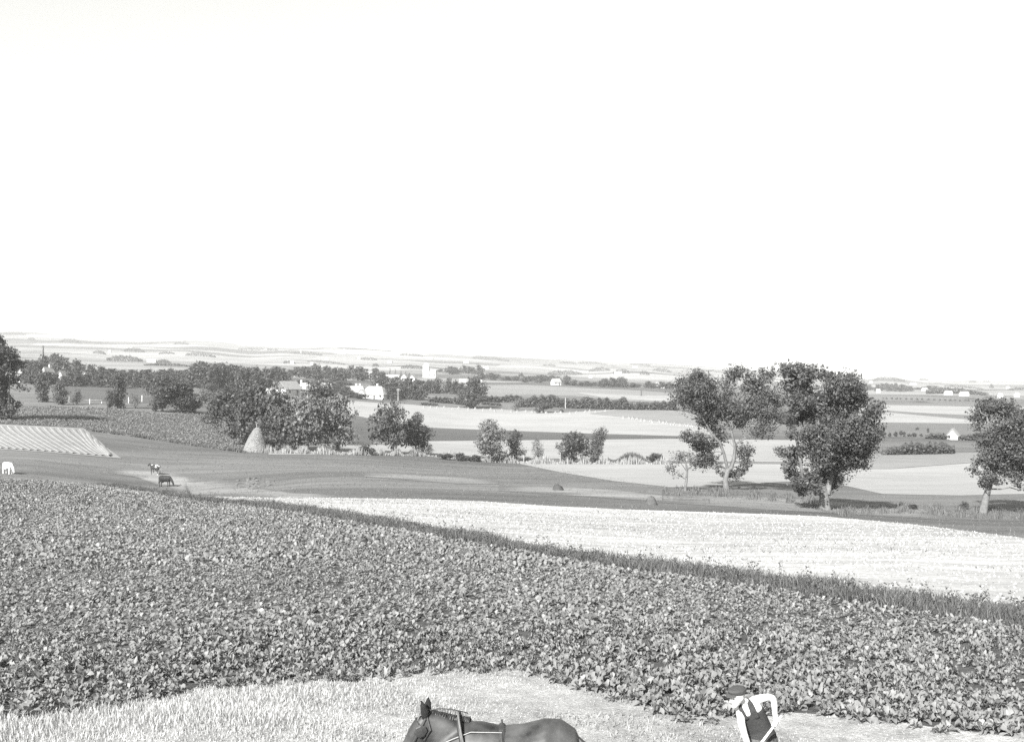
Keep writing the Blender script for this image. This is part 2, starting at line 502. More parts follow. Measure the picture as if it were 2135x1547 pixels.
patch('worn_grass', 'faint pale worn streak in the middle of the meadow', [(760,985),(860,988),(960,994),(1040,1002)], [(760,994),(860,1002),(960,1010),(1040,1010)], M['path'], 1, 12, 8.0)
patch('dry_grass', 'faint dry grass streaks above the right end of the straw field', [(1040,1010),(1200,1014),(1340,1026),(1480,1040)], [(1040,1024),(1200,1034),(1340,1044),(1480,1050)], M['path'], 1, 12, 8.0)
patch('dry_verge', 'dry grass around the feet of the two big trees', [(1380,1030),(1560,1030),(1760,1045),(1980,1060)], [(1380,1048),(1560,1060),(1760,1072),(1980,1085)], M['path'], 1, 12, 8.0)
o_hay, i_hay = patch('hay_field', 'pale mown hayfield with curved rows on the slope',
    [(-260,876),(0,885),(175,893),(200,914),(228,938),(252,955)], [(-260,916),(0,937),(120,945),(252,956)], M['hay_ground'], 2, 24, 6.0)
o_crop, i_crop = patch('root_crop_field', 'mid grey root crop field behind the mown hayfield',
    [(-260,850),(40,853),(70,848),(150,848),(250,853),(310,860),(350,863),(400,858),(440,870),(470,893),(500,914),(515,934)],
    [(-260,876),(0,885),(175,893),(260,905),(340,918),(400,925),(460,935),(515,942)], M['crop_left'], 1, 24)
o_p7, i_p7 = patch('pale_field', 'pale stubble field behind the two big trees',
    [(1088,967),(1400,966),(1640,968),(1800,978),(1860,978),(2030,965),(2400,955)],
    [(1088,968),(1170,985),(1280,1003),(1400,1016),(1520,1012),(1640,1004),(1760,1012),(1840,1030),(2000,1033),(2135,1030),(2400,1030)], M['bright'], 1, 20)
o_p9, _ = patch('grass_field', 'flat grey field above the bright stubble at the right',
    [(1640,952),(1820,946),(2030,944),(2400,940)], [(1640,968),(1800,977),(1860,977),(2030,964),(2400,954)], M['pale2'], 1, 12)
o_p10, i_p10 = patch('valley_field', 'bright strip of field just behind the gully trees',
    [(560,925),(900,920),(1400,915),(1700,918)], [(560,948),(900,947),(1100,955),(1400,961),(1700,964)], M['pale'], 1, 12)
o_p11, _ = patch('dark_field', 'dark grey strip of crop across the valley',
    [(735,866),(800,880),(900,893),(1000,897),(1200,904),(1400,910),(1700,908)], [(735,924),(900,919),(1400,914),(1700,917)], M['darkfield'], 1, 12)
o_p12, i_p12 = patch('stubble_field', 'large bright stubble field below the farms',
    [(540,838),(620,834),(700,832),(760,838),(850,843),(900,848),(1000,852),(1100,857),(1180,860),(1250,856),(1300,853),(1360,852),(1420,858),(1490,876)],
    [(540,900),(640,890),(735,865),(800,879),(900,892),(1000,896),(1200,903),(1400,909),(1490,911)], M['bright'], 1, 20)
o_p12b, _ = patch('corn_field', 'light grey corner of stubble dotted with corn stooks',
    [(1230,862),(1300,854),(1360,853),(1420,859),(1480,876)], [(1230,863),(1320,872),(1400,882),(1480,890)], M['pale2'], 2, 10)
o_p13, _ = patch('far_field', 'light grey field between the hedge and the belt of trees',
    [(1005,803),(1100,803),(1200,808),(1300,813),(1400,819),(1500,822)], [(1005,829),(1100,824),(1200,826),(1300,836),(1400,840),(1500,842)], M['pale2'], 1, 10)
o_p13b, _ = patch('far_stubble_field', 'bright tongue of stubble above the long hedge',
    [(1205,819),(1260,822),(1330,825),(1400,826),(1500,828)], [(1205,820),(1260,830),(1330,834),(1400,838),(1500,841)], M['bright'], 2, 8)
o_p14, _ = patch('paddock', 'dark grey paddock behind the row of small trees',
    [(120,797),(220,797),(300,802),(330,804)], [(120,834),(220,837),(330,842)], M['darkfield'], 1, 10)
o_y1, _ = patch('barley_field', 'bright field on the plain between the right hand trees',
    [(1780,858),(1850,860),(1940,868),(2030,876),(2400,880)], [(1780,880),(1850,881),(2030,883),(2400,886)], M['bright'], 1, 8)
o_y2, _ = patch('clover_field', 'grey strip sloping across the plain at the right',
    [(1780,855),(1850,856),(1940,862),(2030,866),(2400,870)], [(1780,858),(1850,860),(1940,868),(2030,876),(2400,880)], M['midgrey'], 1, 6)
o_y3, _ = patch('pasture', 'grey pasture around the small white house',
    [(1640,880),(1780,880),(2030,883),(2400,886)], [(1640,906),(1780,910),(2030,916),(2400,916)], M['midgrey'], 1, 8)
o_y4, _ = patch('plain_field', 'thin grey fields striping the plain at the right',
    [(1780,838),(2030,842),(2400,846)], [(1780,843),(2030,848),(2400,852)], M['midgrey'], 1, 5)
o_y5, _ = patch('plain_stubble', 'pale stubble strip on the plain below the roadside trees',
    [(1780,843),(2030,848),(2400,852)], [(1780,855),(2030,866),(2400,870)], M['pale'], 1, 5)

# rows of raked hay on the mown field, each a raised swath
def tube_pts(path, radii, sides=7, flat=1.0):
    path = [Vector(p) for p in path]
    V = []; Fc = []
    n = len(path)
    up = Vector((0.13, 0.31, 0.94)).normalized()
    for i, p in enumerate(path):
        t = (path[min(i + 1, n - 1)] - path[max(i - 1, 0)])
        t = t.normalized() if t.length > 1e-6 else Vector((0, 0, 1))
        s = t.cross(up)
        if s.length < 1e-3: s = t.cross(Vector((1, 0, 0)))
        s.normalize(); u = s.cross(t)
        for k in range(sides):
            a = 2 * math.pi * k / sides
            V.append(p + s * (radii[i] * math.cos(a)) + u * (radii[i] * flat * math.sin(a)))
    for i in range(n - 1):
        for k in range(sides):
            k2 = (k + 1) % sides
            Fc.append([i * sides + k, i * sides + k2, (i + 1) * sides + k2, (i + 1) * sides + k])
    return np.array([list(v) for v in V]), np.array(Fc)

for k in range(31):
    a = -225 + k * 15
    pts = []; rad = []
    for s in np.linspace(0, 1, 14):
        py_top = np.interp(a * 0.62 + 60, [-260, 0, 175], [878, 887, 895])
        x = a + 8 * math.sin(s * 2.4) - 10 * (1 - s) + s ** 1.8 * 62
        lo = float(curve([(-260,914),(0,935),(120,943),(252,954)], x))
        hi = float(curve([(-260,878),(0,887),(175,895),(200,916),(228,940),(252,955)], x))
        if x > 236: break
        y = hi + 1.5 + (lo - hi - 1.5) * s
        D, p = at(x, y)
        pts.append(p + Vector((0, 0, 0.06))); rad.append(0.50 + 0.06 * math.sin(k * 3 + s * 9))
    if len(pts) > 4:
        V, Fc = tube_pts(pts, rad, 7, 0.16)
        obj('swath', np_mesh('swath', V, Fc, M['swath']), parent=o_hay)

# ------------------------------------------------------------------ scatter helpers
def scatter(info, n, rs, lo=0.0, hi=1.0, pxlim=(-80, 2215), dmax=None):
    """n points spread evenly over the area of a patch"""
    px, D0, D1 = info['px'], info['D0'], info['D1']
    if dmax: D1 = np.minimum(D1, dmax); D0 = np.minimum(D0, D1)
    w = (D1 ** 2 - D0 ** 2) * ((px >= pxlim[0]) & (px <= pxlim[1]))
    w = np.maximum(w, 0); cdf = np.cumsum(w); cdf /= cdf[-1]
    u = rs.rand(n)
    k = np.clip(np.searchsorted(cdf, u), 1, len(px) - 1)
    x = px[k - 1] + rs.rand(n) * (px[k] - px[k - 1])
    d0 = np.interp(x, px, D0); d1 = np.interp(x, px, D1)
    v = lo + (hi - lo) * rs.rand(n)
    D = np.sqrt(d0 ** 2 + v * (d1 ** 2 - d0 ** 2))
    return x, D

def blades(P, h, w, lean, rs, two=True):
    """upright tapering blades, a narrow triangle each (bent in two when two)"""
    n = len(P)
    a = rs.rand(n) * 2 * math.pi
    s = np.stack([np.cos(a), np.sin(a), 0 * a], -1)
    b = rs.rand(n) * 2 * math.pi
    l = np.stack([np.cos(b), np.sin(b), 0 * b], -1) * (lean * h * rs.rand(n))[:, None]
    z = np.array([0, 0, 1.0])
    v0 = P - s * (w / 2)[:, None] - z * 0.02
    v1 = P + s * (w / 2)[:, None] - z * 0.02
    m0 = P - s * (w * 0.4)[:, None] + l * 0.35 + z * (h * 0.55)[:, None]
    m1 = P + s * (w * 0.4)[:, None] + l * 0.35 + z * (h * 0.55)[:, None]
    t = P + l + z * h[:, None]
    V = np.stack([v0, v1, m1, m0, t + s * (w * 0.08)[:, None], t - s * (w * 0.08)[:, None]], 1).reshape(-1, 3)
    i = np.arange(n) * 6
    Fc = np.concatenate([np.stack([i, i + 1, i + 2, i + 3], -1), np.stack([i + 3, i + 2, i + 4, i + 5], -1)])
    return V, Fc

def leafcards(C, N, size, rs, asp=0.62):
    """one rhombic leaf face per centre, facing N"""
    n = len(C)
    r = rs.randn(n, 3)
    t = np.cross(N, r); t /= np.maximum(np.linalg.norm(t, axis=1), 1e-6)[:, None]
    b = np.cross(N, t)
    s = size[:, None]
    fold = N * (size * 0.12)[:, None]
    V = np.stack([C - t * s * 0.5, C + b * s * asp * 0.5 - fold, C + t * s * 0.5, C - b * s * asp * 0.5 - fold], 1).reshape(-1, 3)
    i = np.arange(n) * 4
    return V, np.stack([i, i + 1, i + 2, i + 3], -1)

# ------------------------------------------------------------------ beet crop
def beet_leaf_arrays(P, yaw0, scale, K, rs, segs=3):
    """arching long-stalked leaves in rosettes at P"""
    n = len(P)
    az = yaw0[:, None] + np.arange(K)[None] * 2.399 + rs.randn(n, K) * 0.35
    ring = (np.arange(K)[None] / K + rs.rand(n, K) * 0.25)          # 0 = inner upright, 1 = outer spread
    L = scale[:, None] * (0.19 + 0.11 * rs.rand(n, K))
    el = np.radians(78 - 52 * ring + rs.randn(n, K) * 9)
    dirh = np.stack([np.cos(az), np.sin(az)], -1)
    side = np.stack([-np.sin(az), np.cos(az), 0 * az], -1)
    twist = rs.randn(n, K) * 0.35
    S = [(0.0, 0.05), (0.36, 0.07), (0.54, 0.30), (0.78, 0.36), (1.0, 0.09)] if segs == 4 else [(0.0, 0.05), (0.38, 0.10), (0.70, 0.40), (1.0, 0.10)] if segs == 3 else [(0.0, 0.10), (0.6, 0.44), (1.0, 0.08)]
    rows = []
    for s, wd in S:
        droop = 0.55 * s ** 2.2 * L
        h = L * s * np.cos(el)
        z = L * s * np.sin(el) - droop * (0.5 + 0.5 * ring) + 0.03
        c = np.stack([P[:, None, 0] + dirh[..., 0] * h, P[:, None, 1] + dirh[..., 1] * h, P[:, None, 2] + z], -1)
        wv = side * (L * wd * 0.5)[..., None]
        wv[..., 2] += np.sin(twist) * L * wd * 0.5
        if segs == 3 and s == 0.68: c[..., 2] += 0.0
        rows.append(c - wv); rows.append(c + wv)
    V = np.stack(rows, 2).reshape(-1, 3)
    if segs == 4:
        # leaf folded along its midrib, with wavy margins
        out = []
        for q in range(len(S)):
            a, b = rows[2*q], rows[2*q + 1]
            mid_ = (a + b) / 2
            lift = np.zeros_like(a)
            lift[..., 2] = np.linalg.norm(b - a, axis=-1) * 0.20
            wv_ = np.zeros_like(a); wv_[..., 2] = rs.randn(n, K) * 0.018
            out += [a + lift + wv_, mid_, b + lift - wv_]
        V = np.stack(out, 2).reshape(-1, 3)
        m = len(S) * 3
        i = np.arange(n * K) * m
        Fc = np.concatenate([np.stack([i + 3*q + e, i + 3*q + e + 1, i + 3*q + e + 4, i + 3*q + e + 3], -1) for q in range(len(S) - 1) for e in (0, 1)])
        return V, Fc
    m = len(S) * 2
    i = np.arange(n * K) * m
    Fc = np.concatenate([np.stack([i + 2*q, i + 2*q + 1, i + 2*q + 3, i + 2*q + 2], -1) for q in range(len(S) - 1)])
    return V, Fc

rs = np.random.RandomState(11)
x, D = scatter(i_beet, 39000, rs)
Pb = world_pt(x, D)
# plants stand in drilled rows 0.5 m apart, running down the slope to the right
row_a = math.radians(-24)
ca, sa = math.cos(row_a), math.sin(row_a)
across = -Pb[:, 0] * sa + Pb[:, 1] * ca
shift = np.round(across / 0.36) * 0.36 - across + rs.randn(len(Pb)) * 0.045
Pb[:, 0] += -sa * shift * 0.8; Pb[:, 1] += ca * shift * 0.8 + rs.randn(len(Pb)) * 0.14
Pb[:, 2] = ground_z(Pb[:, 0], Pb[:, 1]) + 0.01
order_d = np.argsort(Pb[:, 1] + 0.15 * np.abs(Pb[:, 0]))
px_b = CX + Pb[:, 0] / Pb[:, 1] * F
inview = (px_b > 5) & (px_b < 2130)
near_ids = [k for k in order_d if inview[k]][:300]
mask = np.ones(len(Pb), bool); mask[near_ids] = False
rest = Pb[mask]
dn = rest[:, 1]
nearm = (dn < 38) & (dn >= 25)
vnear = dn < 25
farm_ = dn >= 38
drift = 0.87 + 0.22 * np.sin(rest[:, 0] * 0.5 + 2 * np.sin(rest[:, 1] * 0.17)) * np.sin(rest[:, 1] * 0.37 + np.sin(rest[:, 0] * 0.23))
sc_ = (drift - 0.20 + rs.rand(len(rest)) * 0.32)
A = beet_leaf_arrays(rest[nearm], rs.rand(nearm.sum()) * 6.28, sc_[nearm], 8, rs, 3)
B = beet_leaf_arrays(rest[farm_], rs.rand(farm_.sum()) * 6.28, sc_[farm_] * 1.2, 5, rs, 2)
C = beet_leaf_arrays(rest[vnear], rs.rand(vnear.sum()) * 6.28, sc_[vnear], 8, rs, 4)
o = obj('beet_crop', np_mesh('beet_crop', np.concatenate([A[0], B[0], C[0]]), np.concatenate([A[1], B[1] + len(A[0]), C[1] + len(A[0]) + len(B[0])]), M['beet']))
tag(o, 'closed leafy beet crop filling the big field behind the front row', 'crop', kind='stuff')
variants = []
for v in range(6):
    Vb, Fb = beet_leaf_arrays(np.zeros((1, 3)), np.array([v * 1.1]), np.array([0.92 + 0.05 * v]), 12, rs, 4)
    variants.append(np_mesh('beet_plant', Vb, Fb, M['beet']))
for q, k in enumerate(near_ids):
    b = obj('beet_plant', variants[q % 6])
    b.location = Pb[k].tolist()
    b.rotation_euler = (0, 0, rs.rand() * 6.28)
    s = 0.66 + rs.rand() * 0.38
    b.scale = (s, s, s)
    tag(b, 'broad leaved beet plant along the front edge of the beet field', 'beet plant', 'beet plants along the field edge')

# left root crop: low leafy tufts
x, D = scatter(i_crop, 14000, rs, pxlim=(-60, 520))
P = world_pt(x, D); P[:, 2] += 0.12 + 0.18 * rs.rand(len(P))
N = rs.randn(len(P), 3) * 0.6 + np.array([-0.2, -0.4, 0.9]); N /= np.linalg.norm(N, axis=1)[:, None]
V, Fc = leafcards(P, N, 0.18 + 0.24 * rs.rand(len(P)), rs, 0.8)
tag(obj('root_crop', np_mesh('root_crop', V, Fc, M['crop_leaf'])), 'leafy tufts of the root crop on the slope behind the hayfield', 'crop', kind='stuff')

# ------------------------------------------------------------------ grass, weeds and stubble
x, D = scatter(i_weed, 42000, rs)
P = world_pt(x, D)
cl = 0.55 + 0.45 * np.sin(P[:, 0] * 0.9 + 2 * np.sin(P[:, 1] * 0.5)) * np.sin(P[:, 1] * 1.1 + P[:, 0] * 0.31)
h = (0.16 + 0.34 * cl) * (0.45 + 0.85 * rs.rand(len(P)))
V, Fc = blades(P, h * 0.85, 0.012 + 0.016 * rs.rand(len(P)) + 0.0003 * D, 0.9, rs)
tall_n = 900
x2, D2 = scatter(i_weed, tall_n, rs, 0.0, 1.12)
Pt = np.repeat(world_pt(x2, D2), 22, 0)
ht = np.repeat(0.22 + 0.50 * rs.rand(tall_n) ** 2, 22)
zz = rs.rand(len(Pt)) * ht
Ct = Pt + np.stack([rs.randn(len(Pt)) * 0.07, rs.randn(len(Pt)) * 0.07, zz], -1)
Nt = rs.randn(len(Pt), 3); Nt /= np.linalg.norm(Nt, axis=1)[:, None]
V2, F2 = leafcards(Ct, Nt, 0.05 + 0.07 * rs.rand(len(Pt)), rs)
tag(obj('weeds', np_mesh('weeds', np.concatenate([V, V2]), np.concatenate([Fc, F2 + len(V)]), M['weed'])),
    'dark tall weeds and grass along the boundary strip', 'weeds', kind='stuff')

x, D = scatter(i_near, 46000, rs, 0.35, 1.0)
keep = (D > 9) & (rs.rand(len(D)) < np.clip((3.0 - (x - CX) / F * D) / 7.0, 0.25, 1.0))
P = world_pt(x[keep], D[keep])
f = np.sin(P[:, 0] * 0.8 + 1.3 * np.sin(P[:, 1] * 1.1)) * np.sin(P[:, 1] * 1.7 + P[:, 0] * 0.4)
left = np.clip((1.0 - P[:, 0]) / 7.0, 0.06, 1.0)
h = (0.03 + 0.10 * left) * (0.5 + 0.7 * rs.rand(len(P))) * (0.8 + 0.35 * f)
V, Fc = blades(P, np.maximum(h, 0.02), 0.008 + 0.012 * rs.rand(len(P)), 0.6, rs)
tag(obj('stubble', np_mesh('stubble', V, Fc, M['straw_blade'])), 'short pale stubble stalks and grass around the horse and worker', 'stubble', kind='stuff')
x, D = scatter(i_near, 9000, rs, 0.45, 1.0)
P = world_pt(x, D)
f = np.sin(P[:, 0] * 1.1 + 2 * np.sin(P[:, 1] * 0.7 + 1)) * np.sin(P[:, 1] * 1.3)
kp = f > 0.15
P = P[kp]
V, Fc = blades(P, 0.03 + 0.07 * rs.rand(len(P)), 0.012 + 0.015 * rs.rand(len(P)), 1.0, rs)
tag(obj('dry_weeds', np_mesh('dry_weeds', V, Fc, M['dry_blade'])), 'darker weed tufts scattered in the pale foreground stubble', 'weeds', kind='stuff')

x, D = scatter(i_straw, 16000, rs)
P = world_pt(x, D)
V, Fc = blades(P, 0.03 + 0.06 * rs.rand(len(P)), 0.03 + 0.0006 * D + 0.03 * rs.rand(len(P)), 1.2, rs)
tag(obj('straw_stubble', np_mesh('straw_stubble', V, Fc, M['straw_blade'])), 'short bright stubble stalks on the white straw field', 'stubble', kind='stuff')
x, D = scatter(i_straw, 9000, rs)
P = world_pt(x, D)
f = np.sin(P[:, 0] * 0.22 + 2.1 * np.sin(P[:, 1] * 0.21)) + np.sin(P[:, 1] * 0.9 + P[:, 0] * 0.13)
P = P[f > 0.25]
V, Fc = blades(P, 0.05 + 0.09 * rs.rand(len(P)), 0.04 + 0.06 * rs.rand(len(P)), 1.4, rs)
tag(obj('field_weeds', np_mesh('field_weeds', V, Fc, M['dry_blade'])), 'small grey weeds dotted over the white straw field', 'weeds', kind='stuff')

# meadow grass behind the straw field
info = dict(px=np.linspace(-100, 2240, 160))
info['D0'] = D_at(info['px'], np.where(info['px'] < 380, 1000, curve(c3, info['px']) - 0.5))
info['D1'] = D_at(info['px'], np.interp(info['px'], [-100, 252, 300, 520, 900, 1100, 1400, 1850, 2240], [958, 958, 925, 945, 955, 966, 1018, 1034, 1034]))
x, D = scatter(info, 14000, rs)
P = world_pt(x, D)
V, Fc = blades(P, 0.05 + 0.12 * rs.rand(len(P)) ** 2, 0.03 + 0.0003 * D, 0.9, rs)
M['meadow_blade'] = leaf_mat('meadow grass blades', 0.115, 0.3, 0.3)
tag(obj('grass', np_mesh('grass', V, Fc, M['meadow_blade'])), 'rough grass on the meadow beyond the straw field', 'grass', kind='stuff')

# pale reeds along the gully and before the field edges
def band_blades(name, label, pts, n, hmin, hmax, wide, depth, mat, cat='reeds'):
    px = rs.rand(n) * (pts[-1][0] - pts[0][0]) + pts[0][0]
    py = np.interp(px, [p[0] for p in pts], [p[1] for p in pts])
    pc = np.linspace(pts[0][0], pts[-1][0], 60)
    Dc = D_at(pc, np.interp(pc, [p[0] for p in pts], [p[1] for p in pts]))
    D = np.interp(px, pc, Dc) + (rs.rand(n) - 0.5) * depth
    P = world_pt(px, D)
    c = 0.6 + 0.4 * np.sin(px * 0.13 + 2 * np.sin(px * 0.031))
    V, Fc = blades(P, (hmin + (hmax - hmin) * rs.rand(n)) * c, wide * (0.6 + 0.8 * rs.rand(n)), 0.35, rs)
    return tag(obj(name, np_mesh(name, V, Fc, mat)), label, cat, kind='stuff')
band_blades('reeds', 'pale reeds fringing the gully below the small trees', [(520,941),(700,946),(900,950),(1000,961),(1110,966),(1400,967)], 7000, 0.5, 1.6, 0.14, 6, M['reed'])
band_blades('dark_reeds', 'darker reeds between the two small trees and the round bush', [(1268,964),(1350,965)], 1500, 1.0, 2.2, 0.2, 3, M['meadow_blade'])
band_blades('rough_grass', 'tangled grass and thistles under the big trees', [(1380,1024),(1520,1030),(1640,1040),(1760,1068),(1900,1062),(2020,1070),(2200,1078)], 6000, 0.15, 0.6, 0.08, 14, M['meadow_blade'], 'grass')
band_blades('verge_grass', 'grass tufts along the lower edge of the root crop', [(180,897),(260,907),(400,928),(515,944)], 1800, 0.3, 0.7, 0.2, 3, M['weed'], 'grass')

# ------------------------------------------------------------------ trees
def crown_arrays(lobes, n, size, rs, sub_r=0.5, up=0.35, droop=0.0):
    """leaf faces gathered in clumps spread through the lobes. lobe = (x,y,z, rx,ry,rz, density)"""
    w = np.array([l[3] * l[4] * l[5] * (l[6] if len(l) > 6 else 1.0) for l in lobes]) ** 0.8
    w /= w.sum()
    Cs = []; Ns = []
    for l, wi in zip(lobes, w):
        c = np.array(l[:3]); r = np.array(l[3:6])
        k = max(6, int(n * wi))
        ns = max(7, int(20 * (1 + k / 700)))
        d = rs.randn(ns, 3); d /= np.linalg.norm(d, axis=1)[:, None]
        rad = (0.22 + 0.78 * rs.rand(ns) ** 0.6)
        sc = c + d * rad[:, None] * r * 1.0
        sr = sub_r * r.mean() * (0.55 + 0.8 * rs.rand(ns))
        far_ = rs.rand(ns) < 0.20                       # sprigs standing out of the outline
        sc[far_] = c + d[far_] * (1.05 + 0.25 * rs.rand(far_.sum()))[:, None] * r
        sr[far_] *= 0.45
        pw = np.where(far_, 0.35, 1.0); pick = rs.choice(ns, k, p=pw / pw.sum())
        g = rs.randn(k, 3); gl = np.linalg.norm(g, axis=1)[:, None]
        g = g / np.maximum(gl, 1e-6) * np.minimum(gl, 1.9) * 0.55
        g[:, 2] *= 0.75
        p = sc[pick] + g * sr[pick][:, None]
        if droop:
            p[:, 2] -= droop * rs.rand(k) * sr[pick]
        out = (p - c) / r * 0.6 + g * 0.9 + np.array([0, 0, up])
        nn = out + rs.randn(k, 3) * 0.55
        nn /= np.maximum(np.linalg.norm(nn, axis=1), 1e-6)[:, None]
        Cs.append(p); Ns.append(nn)
    C = np.concatenate(Cs); N = np.concatenate(Ns)
    return leafcards(C, N, size * (0.45 + 1.3 * rs.rand(len(C)) ** 2.2), rs)

def join_tubes(tubes, sides=7):
    Vs = []; Fs = []; k = 0
    for path, rad in tubes:
        V, Fc = tube_pts(path, rad, sides)
        Vs.append(V); Fs.append(Fc + k); k += len(V)
    return np.concatenate(Vs), np.concatenate(Fs)

def wiggle(a, b, n, amp, rs):
    a = np.array(a, float); b = np.array(b, float)
    out = []
    for i in range(n):
        t = i / (n - 1)
        p = a + (b - a) * t
        p = p + rs.randn(3) * amp * math.sin(math.pi * t)
        out.append(p.tolist())
    return out

def big_tree(name, label, base, lobes, stems, n, size, seed, leaf='leaf_mid', bark='bark_pale', droop=0.0, sub_r=0.5, twigs=2):
    """a tree of its own shape: lobes and stems in metres from the foot of the trunk"""
    rs = np.random.RandomState(seed)
    root = empty(name, base)
    tag(root, label, 'tree')
    trunk = obj('trunk', np_mesh('trunk', *join_tubes(stems[:1], 9), M[bark]), parent=root)
    br = list(stems[1:])
    tips = [np.array(p) for s in stems for p in s[0][1:]]
    for l in lobes:
        c = np.array(l[:3])
        d = [np.linalg.norm(c - t) + 0.8 * max(0, t[2] - c[2]) for t in tips]
        s = tips[int(np.argmin(d))]
        br.append((wiggle(s, c, 5, 0.08 * np.linalg.norm(c - s), rs), [0.075, 0.065, 0.05, 0.04, 0.02]))
        for _ in range(twigs):
            e = c + rs.randn(3) * np.array(l[3:6]) * 0.55
            br.append((wiggle(c, e, 4, 0.08, rs), [0.035, 0.03, 0.022, 0.01]))
    obj('branches', np_mesh('branches', *join_tubes(br, 6), M[bark]), parent=root)
    fill = []
    for i, l in enumerate(lobes):
        c = np.array(l[:3])
        near = sorted((np.linalg.norm((c - np.array(m[:3])) * np.array([1, .4, 1])), j) for j, m in enumerate(lobes) if j != i)[:2]
        for dd, j in near:
            m = lobes[j]
            if dd < 2.2 * (max(l[3], l[5]) + max(m[3], m[5])):
                q = (c + np.array(m[:3])) / 2 + rs.randn(3) * 0.15
                r = 0.36 * (np.array(l[3:6]) + np.array(m[3:6]))
                fill.append((*q, *r, 0.5 * min(l[6], m[6])))
    V, Fc = crown_arrays(list(lobes) + fill, n, size, rs, sub_r, 0.35, droop)
    obj('crown', np_mesh('crown', V, Fc, M[leaf]), parent=root)
    return root

def zoom_tree(ox, oy, sc, base_px, base_py, zb, lobes2, stems2, depth_amp, rs, dens=None):
    """measured outline (in the units of an enlarged view) turned into metres about the trunk's foot"""
    D, p = at(base_px, base_py)
    k = D / F / sc
    L = []
    for l in lobes2:
        zx, zy, rx, ry = l[:4]
        dn = l[4] if len(l) > 4 else 1.0
        r = (rx + ry) / 2 * k
        yd = l[5] if len(l) > 5 else rs.uniform(-1, 1) * depth_amp
        L.append(((zx - zb[0]) * k, yd, (zb[1] - zy) * k, rx * k * 1.08, r * 1.3, ry * k * 1.08, dn))
    S = []
    for pts, rad in stems2:
        S.append(([((a - zb[0]) * k, (c if len(q) > 2 else 0) * 1.0, (zb[1] - b) * k) for q in pts for a, b, c in [(q[0], q[1], q[2] if len(q) > 2 else 0)]], rad))
    return D, p, L, S

rsT = np.random.RandomState(5)
# tall forked tree with open crown
D, p, L, S = zoom_tree(1370, 730, 4.18, 1515.5, 1021, (610, 1218),
  [(330,380,190,140),(360,260,120,65),(690,185,105,58),(640,285,75,58,.8),(880,320,105,80),(960,205,90,52),(560,470,150,80),(760,520,175,80),(1000,595,95,45),
   (310,750,105,58),(880,715,100,52),(470,830,95,60,1,.9),(420,985,85,55),(755,890,55,75,.7,1.3),(800,985,48,38,1,.8),(700,1090,95,46,.8,1.2),(1010,470,65,38,.8),(550,705,80,55,.9,1.2),(200,420,80,60),
   (440,620,90,70),(750,640,85,45,1,1.3),(350,190,40,35),(590,1090,40,35,.6,.8),(500,940,50,45,.6,.8),(1050,310,40,40,.4),(850,450,80,60,.7),(600,560,110,70),(480,550,100,70),(650,400,60,60,.6),(430,330,90,80),(820,240,60,45,.5),(610,780,50,45,.5,1.2),(960,400,80,60,.8),(1040,540,60,40,.8),(900,560,100,65),(760,350,70,60,.6),(260,300,80,60),(380,470,110,80),(380,840,80,55,.8,.6),(430,920,75,50,.8,.7),(360,980,70,45,.8,.4),(530,1010,50,40,.6,.9),(800,880,60,60,.8,.8),(780,1040,60,40,.8,.7),(1060,430,60,60,.7),(1080,600,60,40,.7),(260,760,70,45,.8)],
  [([(608,1222),(600,1130),(618,1045),(655,1020)],[.42,.30,.27,.24]),
   ([(618,1045),(580,900,-.3),(540,800,-.4),(480,740,-.4),(400,600,-.2),(340,400,0)],[.22,.17,.15,.12,.09,.05]),
   ([(640,1040),(672,960,.2),(690,850,.3),(655,720,.2),(675,600,.3),(650,430,.2),(685,230,0)],[.25,.22,.20,.13,.11,.08,.04]),
   ([(690,820,.3),(780,770,.5),(900,738,.8)],[.14,.09,.05]),
   ([(675,620,.3),(780,480,.6),(900,320,.9)],[.12,.08,.05]),
   ([(660,700,.2),(560,560,-.6),(520,460,-.9)],[.10,.07,.04])], 1.7, rsT)
big_tree('ash_tree', 'tall tree with pale forked trunk and open crown, left of the bushy willow', p, L, S, 54000, 0.20, 21, 'leaf_mid')
